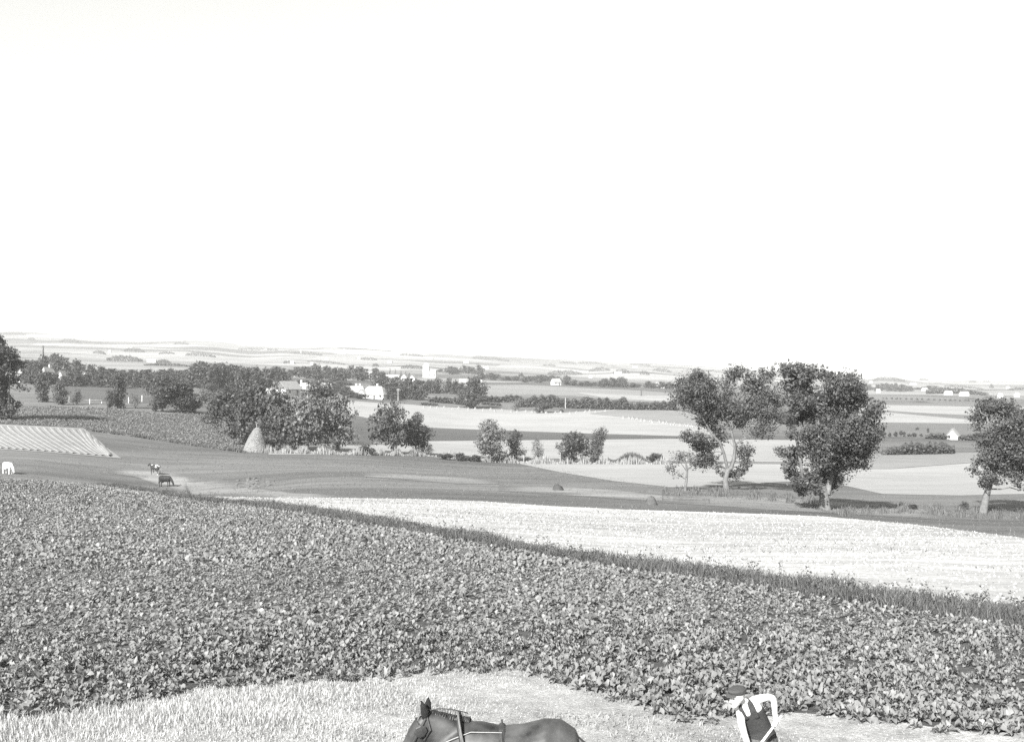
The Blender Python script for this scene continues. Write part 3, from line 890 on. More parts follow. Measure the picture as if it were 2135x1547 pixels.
# bushy willow with drooping right side
D, p, L, S = zoom_tree(1370, 730, 4.18, 1720, 1063, (1465, 1395),
  [(1180,150,125,58),(1330,200,115,75),(1560,280,145,105),(1640,420,170,125),(1850,500,85,68),(1870,700,65,125),(1450,480,155,125),(1300,560,115,68),(1650,650,210,145),(1700,850,195,135),
   (1550,950,175,125),(1780,960,110,75),(1130,722,65,32),(1190,880,85,55,.8),(1220,1080,65,55),(1330,1080,75,65),(1500,1090,115,75),(1270,1230,55,40),(1600,1130,75,55),(1200,330,95,65,.8),
   (1230,450,85,60,.8),(1420,770,95,115),(1400,930,75,85),(1100,180,45,36),(1330,330,90,60,.6),(1760,330,60,60),(1900,600,55,30,.7),(1480,210,70,50),(1300,760,60,60,.4),(1250,960,60,50,.4),(1400,1180,70,50,.8),(1850,880,60,70),(1540,1200,70,50,.8),(1340,1180,60,50,.8),(1270,1150,60,50,.8),(1300,660,70,60,.6),(1320,860,70,70,.7),(1200,600,60,60,.8),(1120,420,50,60,.6),(1150,560,60,50,.7),(1140,1000,60,50,.8),(1190,1130,60,50,.9),(1110,880,60,40,.7),(1270,240,80,60),(1160,300,60,60,.8),(1260,420,80,70,.8)],
  [([(1466,1400),(1462,1320),(1450,1240),(1430,1170)],[.56,.46,.42,.30]),
   ([(1440,1230),(1392,1100,-.3),(1388,850,-.4),(1400,620,-.3),(1500,350,0)],[.24,.19,.16,.12,.06]),
   ([(1430,1260),(1260,1110,-.4),(1215,850,-.6),(1185,680,-.5),(1205,450,-.3),(1260,240,0)],[.22,.17,.14,.12,.09,.05]),
   ([(1480,1260),(1530,1090,.4),(1620,800,.6),(1680,500,.5),(1600,330,.4)],[.36,.26,.2,.12,.06]),
   ([(1210,450,-.3),(1330,290,.2)],[.09,.05])], 2.0, rsT)
big_tree('willow_tree', 'big dense willow with a thick pale trunk and drooping right side', p, L, S, 76000, 0.20, 22, 'leaf_mid', droop=0.8)
# right-hand tree
D, p, L, S = zoom_tree(1760, 760, 4.296, 2049, 1070, (1240, 1338),
  [(1330,365,105,62),(1480,400,115,85),(1270,500,85,95),(1430,560,145,105),(1580,500,95,125),(1350,700,145,115),(1530,740,125,125),(1270,860,105,75),(1420,880,125,95),(1570,950,95,100),
   (1130,955,45,40),(1250,1010,65,62),(1310,1085,55,48),(1590,1105,48,36),(1700,600,145,195),(1700,850,115,140),(1210,700,40,60,.6),(1180,880,40,40,.7),(1230,330,30,20,.6),(1450,1010,60,50,.8)],
  [([(1240,1345),(1262,1230),(1290,1120),(1330,1000)],[.40,.33,.27,.24]),
   ([(1330,1000),(1390,750,.2),(1430,450,0)],[.24,.15,.05]),
   ([(1320,1020),(1290,850,-.4),(1270,520,-.4)],[.14,.10,.04]),
   ([(1340,980),(1500,780,.4),(1640,600,.6)],[.16,.11,.05])], 1.6, rsT)
big_tree('elm_tree', 'tree with a leaning pale trunk at the right edge', p, L, S, 38000, 0.19, 23, 'leaf_mid')
# left-hand tree, half out of the picture
D, p, L, S = zoom_tree(0, 680, 7.117, 17, 876, (121, 1395),
  [(0,230,45,75),(170,430,105,105),(60,520,85,85),(180,740,85,85,.8),(40,720,75,75),(40,940,55,120),(-160,400,180,230),(-160,800,160,190),(150,1275,105,65),(20,1230,85,100),(120,600,80,60,.6),(300,930,90,40,.4),(-60,200,90,90),(230,560,80,60,.7),(-180,1150,130,140),(90,350,80,70),(60,620,90,80),(100,830,70,60,.7),(30,1080,70,90),(200,1180,60,60,.7),(-40,400,100,120),(-30,850,100,130)],
  [([(121,1400),(125,1200),(132,1000),(140,850)],[.26,.2,.18,.16]),
   ([(140,850),(150,650),(165,450)],[.16,.12,.05]),
   ([(135,900),(230,950,.2),(340,940,.3)],[.09,.07,.04]),
   ([(-150,1395,.5),(-140,1100,.5),(-100,700,.5),(-30,300,.3)],[.4,.32,.2,.08])], 2.0, rsT)
big_tree('oak_tree', 'dark tree with a thin trunk cut by the left edge of the picture', p, L, S, 30000, 0.38, 24, 'leaf_dark', 'bark')
# thin half-dead tree
D, p, L, S = zoom_tree(1370, 730, 4.18, 1428, 1023, (243, 1222),
  [(180,930,75,55,.35),(130,1010,55,40,.35),(240,900,60,35,.35),(310,920,50,40,.35),(90,1040,40,30,.3),(300,1000,45,35,.3),(180,1080,50,30,.3)],
  [([(243,1226),(258,1120),(262,1040),(240,940),(235,870)],[.16,.13,.11,.07,.03]),
   ([(258,1050),(190,960,-.3),(130,960,-.4)],[.05,.035,.02]),
   ([(250,980),(310,910,.3),(350,920,.4)],[.05,.035,.02]),
   ([(240,930),(160,900,.3),(110,960,.5)],[.04,.03,.015])], 0.7, rsT)
big_tree('thin_tree', 'thin half bare young tree left of the forked tree', p, L, S, 950, 0.17, 25, 'leaf_mid', 'bark_pale', 0.8, 0.45, 4)

# archetypes for the smaller trees, one unit tall and one unit wide
def arch(seed, n, size, base=0.10, kind='round', leaf='leaf_mid', bark='bark'):
    rs = np.random.RandomState(seed)
    L = []
    if kind == 'round':
        nl = 14
        for i in range(nl):
            a = rs.rand() * 6.28; zz = base + 0.10 + (0.84 - base) * (i + rs.rand() * 0.6) / nl
            prof = math.sin(math.pi * min(1, max(0.08, (zz - base + 0.16) / (1.12 - base)))) ** 0.7
            r = (0.12 + 0.34 * rs.rand()) * prof
            rr = 0.20 + 0.10 * rs.rand()
            L.append((math.cos(a) * r, math.sin(a) * r, min(zz, 0.90), rr, rr, rr * 0.62, 1.0))
        L.append((0, 0, base + 0.40, 0.36, 0.36, 0.34, 0.8))
    elif kind == 'tall':
        for i in range(12):
            a = rs.rand() * 6.28; zz = base + 0.06 + (0.86 - base) * i / 12
            r = 0.25 * rs.rand()
            L.append((math.cos(a) * r, math.sin(a) * r, zz, 0.27, 0.27, 0.12, 1.0))
        L.append((0, 0, 0.5, 0.26, 0.26, 0.36, 0.8))
    elif kind == 'bush':
        for i in range(11):
            a = rs.rand() * 6.28; r = 0.36 * math.sqrt(rs.rand())
            L.append((math.cos(a) * r, math.sin(a) * r, 0.20 + 0.55 * rs.rand() * (1 - r), 0.20, 0.20, 0.20, 1.0))
    elif kind == 'spire':
        for i in range(9):
            zz = 0.08 + 0.9 * i / 9
            rr = 0.32 * (1 - 0.75 * i / 9)
            L.append((rs.randn() * 0.04, rs.randn() * 0.04, zz, rr, rr, 0.09, 1.0))
    crown = np_mesh('crown', *crown_arrays(L, n, size, rs, 0.42), M[leaf])
    top = 0.72 if kind != 'bush' else 0.4
    tubes = [(wiggle((0, 0, -0.02), (0, 0, top), 5, 0.02, rs), [0.045, 0.035, 0.03, 0.02, 0.008])]
    for l in L[::2]:
        s = max(0.12, l[2] * 0.6)
        tubes.append(([(0, 0, s), (l[0] * 0.5, l[1] * 0.5, (s + l[2]) / 2), l[:3]], [0.016, 0.012, 0.005]))
    trunk = np_mesh('trunk', *join_tubes(tubes, 6), M[bark])
    return trunk, crown

ARCH = {}
for k in range(5): ARCH['r%d' % k] = arch(100 + k, 7000, 0.050, 0.03 + 0.02 * k, 'round', 'leaf_dark' if k % 2 else 'leaf_mid')
for k in range(3): ARCH['t%d' % k] = arch(120 + k, 5200, 0.046, 0.02, 'tall', 'leaf_mid')
for k in range(3): ARCH['b%d' % k] = arch(130 + k, 2600, 0.075, 0.0, 'bush', 'leaf_dark')
for k in range(2): ARCH['p%d' % k] = arch(140 + k, 2200, 0.048, 0.04, 'round', 'leaf_pale')
for k in range(5): ARCH['f%d' % k] = arch(150 + k, 1500, 0.095, 0.0, 'round', 'leaf_far')
for k in range(2): ARCH['s%d' % k] = arch(160 + k, 420, 0.10, 0.0, 'spire', 'leaf_far')
for k in range(2): ARCH['d%d' % k] = arch(170 + k, 140, 0.24, 0.0, 'bush', 'leaf_far')
ARCH['h0'] = arch(180, 4600, 0.05, 0.06, 'round', 'leaf_pale', 'bark_pale')
ARCH['h1'] = arch(181, 5200, 0.05, 0.14, 'round', 'leaf_mid', 'bark_pale')

def tree_copy(name, label, kind, p, h, w, group=None, cat='tree', rz=None):
    root = empty(name, p, random.random() * 6.28 if rz is None else rz)
    t, c = ARCH[kind]
    for nm, me in (('trunk', t), ('crown', c)):
        ch = obj(nm, me, parent=root)
        ch.scale = (w, w, h)
    return tag(root, label, cat, group)

def tree_px(name, label, kind, px, base, top, wpx, group=None, cat='tree', lift=0.0):
    D, p = at(px, base)
    return tree_copy(name, label, kind, p - Vector((0, 0, lift)), (base - top) * D / F * 1.04, wpx * D / F * 1.12, group, cat)

def tree_d(name, label, kind, px, D, top, wpx, group=None, cat='tree'):
    p = at_depth(px, D)
    h = (row_of(px, D) - top) * D / F
    return tree_copy(name, label, kind, p, max(h, 1.5) * 1.03, wpx * D / F * 1.12, group, cat)

mid = [
 ('orchard_tree', 'dark narrow tree in front of the pointed thatched house', 't0', 88, 838, 772, 40),
 ('orchard_tree', 'compact dark tree right of the pointed thatched house', 't1', 127, 844, 794, 38),
 ('young_tree', 'small pale young tree beside the white fence post', 'p0', 160, 843, 811, 24),
 ('orchard_tree', 'dark leaning tree in the middle of the paddock edge', 't2', 249, 851, 778, 38),
 ('shrub', 'small dark bush left of the leaning paddock tree', 't1', 229, 851, 812, 22),
 ('young_tree', 'tiny pale sapling at the paddock gate', 'p1', 281, 852, 822, 22),
 ('thicket_tree', 'dark bushy tree at the left of the paddock thicket', 'r1', 338, 858, 786, 62),
 ('thicket_tree', 'dark spreading tree at the right of the paddock thicket', 'r3', 378, 860, 800, 62),
 ('shrub', 'round dark shrub ending the paddock thicket', 'b0', 402, 860, 828, 36),
 ('thicket_tree', 'leftmost dark tree of the big clump by the haystack', 'r1', 482, 905, 812, 84),
 ('thicket_tree', 'tallest dark tree right behind the haystack', 'r3', 535, 928, 806, 98),
 ('thicket_tree', 'dark tree just right of the haystack', 'r0', 582, 937, 818, 84),
 ('willow_bush', 'pale loose willow in the middle of the big clump', 'h0', 640, 941, 822, 92),
 ('thicket_tree', 'dark crowned tree above the pale willows', 'r2', 662, 925, 806, 88),
 ('willow_bush', 'pale open willow at the right end of the big clump', 'h0', 704, 942, 826, 88),
 ('shrub', 'low dark bush between the big clump and the pair of trees', 'b1', 765, 948, 922, 30),
 ('alder_tree', 'taller tree of the pair standing alone with bare stems', 'h1', 818, 947, 841, 72),
 ('alder_tree', 'shorter tree of the pair standing alone, on the right', 'r4', 868, 948, 866, 54),
 ('shrub', 'ragged pale shrub at the foot of the shorter pair tree', 'p0', 893, 950, 928, 26),
 ('alder_tree', 'pale broad tree at the left of the gully row', 'h0', 1022, 964, 878, 66),
 ('alder_tree', 'dark upright tree touching the pale broad gully tree', 't0', 1076, 962, 895, 44),
 ('young_tree', 'small pale tree alone in the gully row', 'p1', 1122, 963, 918, 30),
 ('alder_tree', 'round dark tree of the two close gully trees', 'r1', 1196, 966, 903, 56),
 ('alder_tree', 'upright tree of the two close gully trees, on the right', 't2', 1245, 966, 891, 44),
 ('shrub', 'round dark bush at the end of the reeds', 'b2', 1364, 966, 941, 38),
 ('field_tree', 'tall dark tree standing by the hedge beyond the stubble', 'r3', 990, 851, 790, 58),
 ('field_tree', 'small round tree left of the tall hedge tree', 'r0', 965, 829, 799, 24),
 ('shrub', 'round dark bush on the far side of the stubble field', 'b0', 1133, 861, 832, 38),
 ('shrub', 'tiny dark bush beside the round field bush', 'b1', 1171, 860, 851, 9),
 ('shrub', 'pale low shrub left of the round field bush', 'p0', 1075, 857, 838, 24),
 ('shrub', 'dark shrub in the grass at the left of the right hand tree', 'b1', 2010, 1062, 1042, 18),
 ('shrub', 'low thistle bush below the pale field at the right', 'b2', 1905, 1062, 1050, 24),
]
for a in mid:
    tree_px(*a)
for px, b, t, w in ((985,846,836,14),(1030,836,824,26),(1056,832,820,22),(945,962,944,40),(985,962,948,24),(905,950,938,20)):
    pass
# low scrub filling the gully
for q, (px, b, t, w) in enumerate(((930,958,943,34),(962,960,941,38),(990,962,946,26),(1045,964,945,28),(1098,964,950,20))):
    tree_px('gully_bush', 'low dark scrub along the fence in the gully', 'b%d' % (q % 3), px, b, t, w, 'gully scrub', 'bush')
for q, (px, b, t, w) in enumerate(((428,842,812,44),(452,852,826,44),(470,838,815,40),(440,822,800,40))):
    tree_px('willow_scrub', 'grey scrub behind the gap between the paddock and the big clump', 'h%d' % (q % 2), px, b, t, w, 'grey scrub in the gap', 'bush')

for q, (px, b, t, w) in enumerate(((735,829,817,26),(752,832,821,22),(722,826,806,20),(700,826,803,30),(712,828,812,22),(655,826,812,14),(690,828,816,18),(815,834,808,30),(660,822,796,24),(645,827,818,16))):
    tree_px('garden_bush', 'dark garden bush beside the farm buildings', 'r%d' % (q % 5), px, b, t, w, 'garden bushes at the farms', 'bush')

def wood(label, group, spec, kinds, name='wood_tree'):
    """spec: rows of (px0, px1, n, D0, D1, [(px, top row)...], width px)"""
    for px0, px1, n, D0, D1, tops, w in spec:
        for i in range(n):
            px = px0 + (px1 - px0) * (i + 0.5) / n + random.uniform(-0.35, 0.35) * (px1 - px0) / n
            D = random.uniform(D0, D1)
            top = float(np.interp(px, [t[0] for t in tops], [t[1] for t in tops])) + random.uniform(-2, 4)
            tree_d(name, label, random.choice(kinds), px, D, top, w * random.uniform(0.85, 1.25), group)

FK = ['f0', 'f1', 'f2', 'f3', 'f4']
wood('tall dark tree in the wood behind the pointed thatched house', 'wood behind the thatched house',
     [(-40, 172, 9, 520, 580, [(-40, 745), (50, 752), (100, 741), (120, 738), (150, 752), (172, 752)], 36),
      (50, 175, 8, 400, 425, [(60, 768), (120, 782), (175, 782)], 28)], FK)
wood('dark village tree along the top of the paddock', 'trees along the top of the paddock',
     [(165, 305, 7, 500, 540, [(165, 762), (215, 763), (240, 768), (305, 768)], 32), (135, 330, 11, 400, 425, [(150, 776), (240, 778), (320, 784)], 28)], FK)
wood('tree in the loose grove above the paddock thicket', 'loose grove above the thicket',
     [(305, 400, 5, 520, 580, [(305, 772), (400, 768)], 28), (330, 400, 4, 430, 450, [(330, 784), (400, 778)], 26)], FK)
wood('tall dark tree in the long wood left of the farm', 'long wood left of the farm',
     [(398, 485, 6, 520, 570, [(398, 757), (440, 753), (485, 757)], 32), (470, 592, 8, 520, 570, [(470, 764), (592, 768)], 32),
      (395, 595, 12, 415, 445, [(395, 768), (430, 762), (590, 774)], 32)], FK)
wood('dark tree in the belt behind the farm roofs', 'belt behind the farm',
     [(600, 705, 7, 620, 700, [(600, 768), (660, 761), (705, 770)], 28), (705, 800, 6, 640, 720, [(705, 768), (740, 762), (800, 773)], 26),
      (600, 735, 8, 540, 570, [(600, 792), (735, 796)], 22)], FK)
wood('tree in the grove in front of the church', 'grove in front of the church',
     [(778, 880, 7, 490, 540, [(778, 790), (830, 786), (880, 795)], 30), (795, 880, 6, 440, 455, [(795, 796), (880, 800)], 30),
      (880, 952, 5, 500, 560, [(880, 795), (920, 786), (952, 795)], 24)], FK)
wood('tree in the wood behind the church', 'wood behind the church',
     [(915, 1008, 8, 1080, 1200, [(915, 768), (960, 762), (1000, 763), (1008, 768)], 18), (1000, 1080, 7, 900, 1000, [(1000, 778), (1080, 784)], 18)], FK)
wood('tree in the far belt beyond the valley fields', 'far belt beyond the valley',
     [(1075, 1185, 10, 860, 980, [(1075, 788), (1110, 780), (1185, 784)], 16), (1180, 1260, 6, 780, 840, [(1180, 792), (1260, 795)], 18),
      (1255, 1312, 5, 760, 800, [(1255, 788), (1285, 786), (1312, 792)], 18), (1312, 1420, 8, 770, 820, [(1312, 800), (1345, 795), (1420, 800)], 18)], FK)
wood('tree in the far wood on the plain right of the willow', 'far wood on the plain',
     [(1780, 1885, 10, 1250, 1350, [(1780, 800), (1840, 798), (1885, 800)], 15), (1885, 1990, 9, 1300, 1400, [(1885, 803), (1990, 808)], 13),
      (1640, 1790, 10, 1150, 1300, [(1640, 800), (1790, 802)], 15)], FK)
# poplars by the church, roadside rows
for px in (813, 824, 836, 846, 853):
    tree_d('poplar_tree', 'one of the dark pointed poplars left of the church', 's%d' % (px % 2), px, 880, 766 + (px - 813) * 0.22, 5.5, 'poplars by the church')
for i, px in enumerate((1808,1819,1841,1848,1860,1870,1877,1890,1900,1912,1923,1936,1948,1960,1971,1981,1991,2001,2013,2019,2028)):
    tree_px('roadside_tree', 'small round tree in the row along the road on the plain', 'd%d' % (i % 2), px, 831 + (px - 1808) * 0.028, 826 + (px - 1808) * 0.03, 5.5, 'roadside row on the plain')
for i, (px, t, w) in enumerate(((1842,898,10),(1855,900,8),(1867,898,10),(1881,896,13),(1896,903,8),(1905,901,12),(1921,903,8))):
    tree_px('row_shrub', 'bushy shrub in the short row left of the small white house', 'b%d' % (i % 3), px, 911, t, w, 'row of shrubs by the white house', 'bush')
tree_px('shrub', 'lone little tree above the row of shrubs', 'b0', 1912, 897, 890, 8, None, 'bush')
tree_px('shrub', 'lone upright bush at the pasture edge', 't0', 1935, 902, 892, 7, None, 'bush')

# hedges and far thickets: one leafy mass each
def leaf_band(name, label, pts, hpx, n, size, depth, mat='leaf_dark', cat='hedge', kind=None, D=None, lumps=1.0):
    """pts: the foot line (px,row); height in px given at each point"""
    px = rs.rand(n) * (pts[-1][0] - pts[0][0]) + pts[0][0]
    pc = np.linspace(pts[0][0], pts[-1][0], 40)
    foot = np.interp(pc, [p[0] for p in pts], [p[1] for p in pts])
    Dc = D_at(pc, foot) if D is None else np.full(40, D)
    Dx = np.interp(px, pc, Dc) + (rs.rand(n) - 0.5) * depth
    hp = np.interp(px, [h[0] for h in hpx], [h[1] for h in hpx])
    k = 2 * math.pi / max(6.0, np.mean([h[1] for h in hpx]) * 1.1)
    lump = 1 - 0.25 * lumps * (0.5 + 0.5 * np.sin(px * k + 1.7 * np.sin(px * k * 0.37)))
    hm = hp * lump * Dx / F
    u = rs.rand(n) ** 0.7
    P = world_pt(px, Dx); P[:, 2] += u * hm
    N = rs.randn(n, 3) * 0.7 + np.stack([0 * u, -0.6 + 0 * u, u * 1.3], -1)
    N /= np.linalg.norm(N, axis=1)[:, None]
    V, Fc = leafcards(P, N, size * (0.6 + 0.8 * rs.rand(n)), rs, 0.8)
    return tag(obj(name, np_mesh(name, V, Fc, M[mat])), label, cat, kind=kind)

leaf_band('hedge', 'long dark bushy hedge across the valley above the stubble', [(1075,848),(1150,848),(1200,851),(1300,854),(1410,855)],
          [(1075,14),(1100,22),(1140,26),(1170,24),(1190,18),(1220,24),(1290,24),(1305,28),(1312,14),(1350,18),(1410,20)], 9000, 0.75, 8, 'leaf_dark')
leaf_band('hedge', 'short clipped dark hedge left of the tall hedge tree', [(893,838),(940,841),(985,846)], [(893,12),(940,13),(985,12)], 2600, 0.7, 5, 'leaf_dark')
leaf_band('hedge', 'low dark hedge at the corner of the bright stubble', [(878,844),(912,845)], [(878,6),(912,4)], 500, 0.6, 4, 'leaf_dark')
leaf_band('hedge', 'broken hedge running right from the tall hedge tree', [(1000,839),(1045,838),(1090,838)], [(1000,10),(1020,14),(1045,12),(1065,16),(1090,12)], 1800, 0.8, 5, 'leaf_far')
leaf_band('hedge', 'low hedge line right below the tall hedge tree', [(1004,843),(1044,846)], [(1004,6),(1044,6)], 500, 0.7, 4, 'leaf_dark')
leaf_band('thicket', 'dark flat thicket in the pale field right of the willow', [(1838,946),(1880,946),(1940,945),(1990,944)], [(1838,4),(1860,14),(1900,23),(1960,23),(1990,14)], 4200, 0.5, 10, 'leaf_dark', 'thicket')
leaf_band('hedge', 'dark garden hedge left of the small white house', [(1930,914),(1980,916)], [(1930,8),(1950,14),(1980,10)], 900, 0.6, 5, 'leaf_dark')
leaf_band('hedge', 'dark garden hedge right of the small white house', [(2000,917),(2045,918)], [(2000,8),(2030,14),(2045,18)], 1000, 0.6, 5, 'leaf_dark')
leaf_band('plantation', 'long low dark plantation on the plain at the right', [(1932,821),(1980,820),(2060,824)], [(1932,6),(1960,13),(2000,12),(2060,3)], 2600, 2.6, 40, 'leaf_far', 'plantation', 'stuff')

far = [
 ('hilltop wood at the far left end of the skyline', 5, 54, 698, 5), ('small copse below the left end of the skyline', 58, 74, 708, 4),
 ('copse standing on the left skyline', 124, 168, 713, 7), ('dark wood patch on the left hillside', 258, 302, 734, 10),
 ('sloping tree patch left of the dark hillside wood', 194, 221, 738, 8), ('long wood on the slope above the white far farm', 222, 298, 753, 13),
 ('tree row on the hillside above the long wood', 331, 364, 738, 5), ('scattered trees round a hillside farm', 387, 450, 743, 9),
 ('dark scrub on the round hilltop', 362, 394, 718, 5), ('thin tree line on the skyline right of the round hill', 496, 579, 730, 5),
 ('wooded garden round a far white farm', 606, 672, 739, 6), ('trees under the white far farm', 326, 356, 757, 8),
 ('low wood on the middle of the hillside', 752, 786, 750, 5), ('small copse on the pale slope', 776, 790, 764, 7),
 ('trees by two tiny white houses', 591, 616, 758, 7), ('wood on the skyline left above the church', 834, 882, 742, 5),
 ('wood on the slope just left of the church tower', 836, 884, 769, 9), ('long wood on the skyline right of the church', 985, 1062, 750, 6),
 ('hillside tree row in the distance', 1131, 1158, 763, 4), ('skyline copse above the far belt', 1166, 1202, 758, 5),
 ('skyline wood above the valley', 1205, 1264, 759, 5), ('wood patch left of the far white farmstead', 1228, 1272, 774, 9),
 ('trees round the far white farmstead', 1278, 1314, 778, 9), ('tree clump right of the far white farmstead', 1334, 1354, 781, 9),
 ('low wood above the forked tree', 1360, 1400, 775, 8), ('trees along the skyline above the forked tree', 1314, 1356, 762, 5),
 ('loose trees above the far belt', 1142, 1214, 781, 10), ('single dark bush above the far belt', 1081, 1092, 785, 8),
 ('wooded hill on the plain right of the willow', 1819, 1888, 793, 8), ('flat wood on the right skyline', 1915, 1936, 787, 4),
 ('scrub on the far plain', 2020, 2036, 798, 5), ('tiny wood near the right end of the skyline', 2050, 2066, 796, 3),
 ('wood above the long plantation', 1928, 1966, 810, 7), ('tree line along the far road', 1968, 2050, 809, 6), ('lone far tree on the plain', 2063, 2072, 809, 8),
 ('far trees at the right edge', 2100, 2180, 813, 6), ('tree line at the foot of the left hills', 300, 400, 763, 6), ('tree row below the hillside farms', 640, 720, 757, 5),
]
for lab, a, b, row, hp in far:
    D = float(D_at((a + b) / 2, max(row, 0))[0])
    top_row = row_of((a + b) / 2, 4000)
    n = int(120 + (b - a) * hp * 1.3)
    leaf_band('treeline', lab, [(a, row), (b, row)], [(a, hp * 0.4), (a + (b - a) * 0.25, hp), (a + (b - a) * 0.7, hp), (b, hp * 0.35)], n, max(1.2, 1.7 * D / F), 0.02 * D, 'leaf_far', 'trees', 'stuff', D=min(D, 3400))

# ------------------------------------------------------------------ buildings
def box(bm, x0, x1, y0, y1, z0, z1):
    v = [bm.verts.new(c) for c in ((x0,y0,z0),(x1,y0,z0),(x1,y1,z0),(x0,y1,z0),(x0,y0,z1),(x1,y0,z1),(x1,y1,z1),(x0,y1,z1))]
    for f in ((0,3,2,1),(4,5,6,7),(0,1,5,4),(1,2,6,5),(2,3,7,6),(3,0,4,7)):
        bm.faces.new([v[i] for i in f])

def poly(bm, pts):
    bm.faces.new([bm.verts.new(p) for p in pts])

def house(name, label, cat, p, L, W, hw, hr, rz, wall='white', roof='thatch', gable=None, hip=0.0, chimneys=(), wins=0, door=True, group=None, detail=True):
    """L along local x, W along y; hip = how far the ridge is drawn in at each end"""
    root = empty(name, p - Vector((0, 0, 0.15)), rz)
    tag(root, label, cat, group)
    bm = bmesh.new(); box(bm, -L/2, L/2, -W/2, W/2, -1.5, hw)
    obj('wall', bm_mesh('wall', bm, M[wall]), parent=root)
    if hip < 0.05:
        for s in (-1, 1):
            bm = bmesh.new()
            x = s * L / 2; t = 0.12 * s
            a = [(x, -W/2, hw), (x, W/2, hw), (x, 0, hw + hr)]
            b = [(x - t, q[1], q[2]) for q in a]
            va = [bm.verts.new(q) for q in a]; vb = [bm.verts.new(q) for q in b]
            bm.faces.new(va if s > 0 else va[::-1]); bm.faces.new(vb[::-1] if s > 0 else vb)
            for i in range(3):
                bm.faces.new([va[i], vb[i], vb[(i+1) % 3], va[(i+1) % 3]])
            obj('gable', bm_mesh('gable', bm, M[gable or wall]), parent=root)
    # roof slabs with eaves and thickness
    bm = bmesh.new()
    e = 0.35; th = 0.22
    k = hr / (W / 2)
    def slab(pts):
        lo = [bm.verts.new(q) for q in pts]; up = [bm.verts.new((q[0], q[1], q[2] + th)) for q in pts]
        bm.faces.new(lo[::-1]); bm.faces.new(up)
        for i in range(len(pts)):
            j = (i + 1) % len(pts)
            bm.faces.new([lo[i], lo[j], up[j], up[i]])
    xe = L/2 + e; ye = W/2 + e; zl = hw - e * k + 0.02; zr = hw + hr + 0.02; xr = L/2 - hip if hip > 0.05 else L/2 + e
    slab([(-xe, -ye, zl), (xe, -ye, zl), (xr, 0, zr), (-xr, 0, zr)])
    slab([(xe, ye, zl), (-xe, ye, zl), (-xr, 0, zr), (xr, 0, zr)])
    if hip > 0.05:
        slab([(xe, -ye, zl), (xe, ye, zl), (xr, 0, zr)])
        slab([(-xe, ye, zl), (-xe, -ye, zl), (-xr, 0, zr)])
    ro = obj('roof', bm_mesh('roof', bm, M[roof]), parent=root)
    for cxx in chimneys:
        bm = bmesh.new(); box(bm, cxx - 0.35, cxx + 0.35, -0.3, 0.3, hw + hr - 0.3, hw + hr + 1.1); box(bm, cxx - 0.43, cxx + 0.43, -0.38, 0.38, hw + hr + 1.1, hw + hr + 1.3)
        obj('chimney', bm_mesh('chimney', bm, M['white']), parent=ro)
    if detail:
        for i in range(wins):
            x = -L/2 + L * (i + 0.5) / wins
            if door and i == wins // 2: continue
            bm = bmesh.new(); box(bm, x - 0.5, x + 0.5, -W/2 - 0.05, -W/2 + 0.02, hw * 0.38, hw * 0.80)
            w_ = obj('window', bm_mesh('window', bm, M['wood']), parent=root)
            bm = bmesh.new(); box(bm, x - 0.42, x + 0.42, -W/2 - 0.07, -W/2 - 0.03, hw * 0.42, hw * 0.76)
            obj('pane', bm_mesh('pane', bm, M['pane']), parent=w_)
        if door:
            x = -L/2 + L * (wins // 2 + 0.5) / max(1, wins)
            bm = bmesh.new(); box(bm, x - 0.5, x + 0.5, -W/2 - 0.06, -W/2 + 0.02, 0.1, min(2.1, hw * 0.85))
            obj('door', bm_mesh('door', bm, M['dark_roof']), parent=root)
    return root

def house_px(name, label, cat, px, base, wpx, **k):
    D, p = at(px, base)
    return D, p

R = math.radians
# farm at the edge of the stubble
_, p = at(601, 824); house('barn', 'white barn with a dark boarded gable and pale roof', 'barn', p, 9.5, 5.6, 2.7, 3.0, R(62), 'white', 'pale_roof', 'dark_roof', 0, (), 2)
_, p = at(639, 823); house('farmhouse', 'white farmhouse with hipped pale roof right of the dark gabled barn', 'house', p, 7.6, 5.4, 2.4, 2.6, R(-8), 'white', 'pale_roof', None, 1.6, (-2.2,), 3)
_, p = at(578, 803 + 17); house('barn', 'long grey roofed barn behind the dark gable', 'barn', p + Vector((0, 7, 0)), 8.5, 5, 2.6, 2.4, R(-4), 'dull_wall', 'pale_roof', None, 0, (), 2)
_, p = at(566, 822); house('shed', 'tiny white shed at the left end of the farm', 'shed', p, 3.4, 2.6, 1.6, 0.8, R(5), 'white', 'pale_roof', None, 0, (), 0, False)
_, p = at(680, 821); house('cottage', 'whitewashed cottage between the two farms', 'house', p, 5.8, 4.6, 2.3, 2.4, R(14), 'white', 'pale_roof', None, 0.8, (), 2)
_, p = at(740, 826); house('farmhouse', 'low thatched house with two chimneys behind garden bushes', 'house', p, 9.0, 5.2, 2.0, 2.3, R(-3), 'white', 'thatch', None, 1.0, (0.6, 2.2), 4)
_, p = at(782, 831); house('farmhouse', 'large thatched farmhouse with hipped end beside the telegraph pole', 'house', p, 11.5, 6.4, 2.0, 3.2, R(-22), 'white', 'thatch', None, 2.6, (1.2,), 4)
_, p = at(762, 829); house('outhouse', 'small thatched wing joining the two thatched houses', 'house', p + Vector((0, -1.5, 0)), 5.2, 3.8, 1.8, 1.7, R(60), 'white', 'thatch', 'white', 0, (), 1)
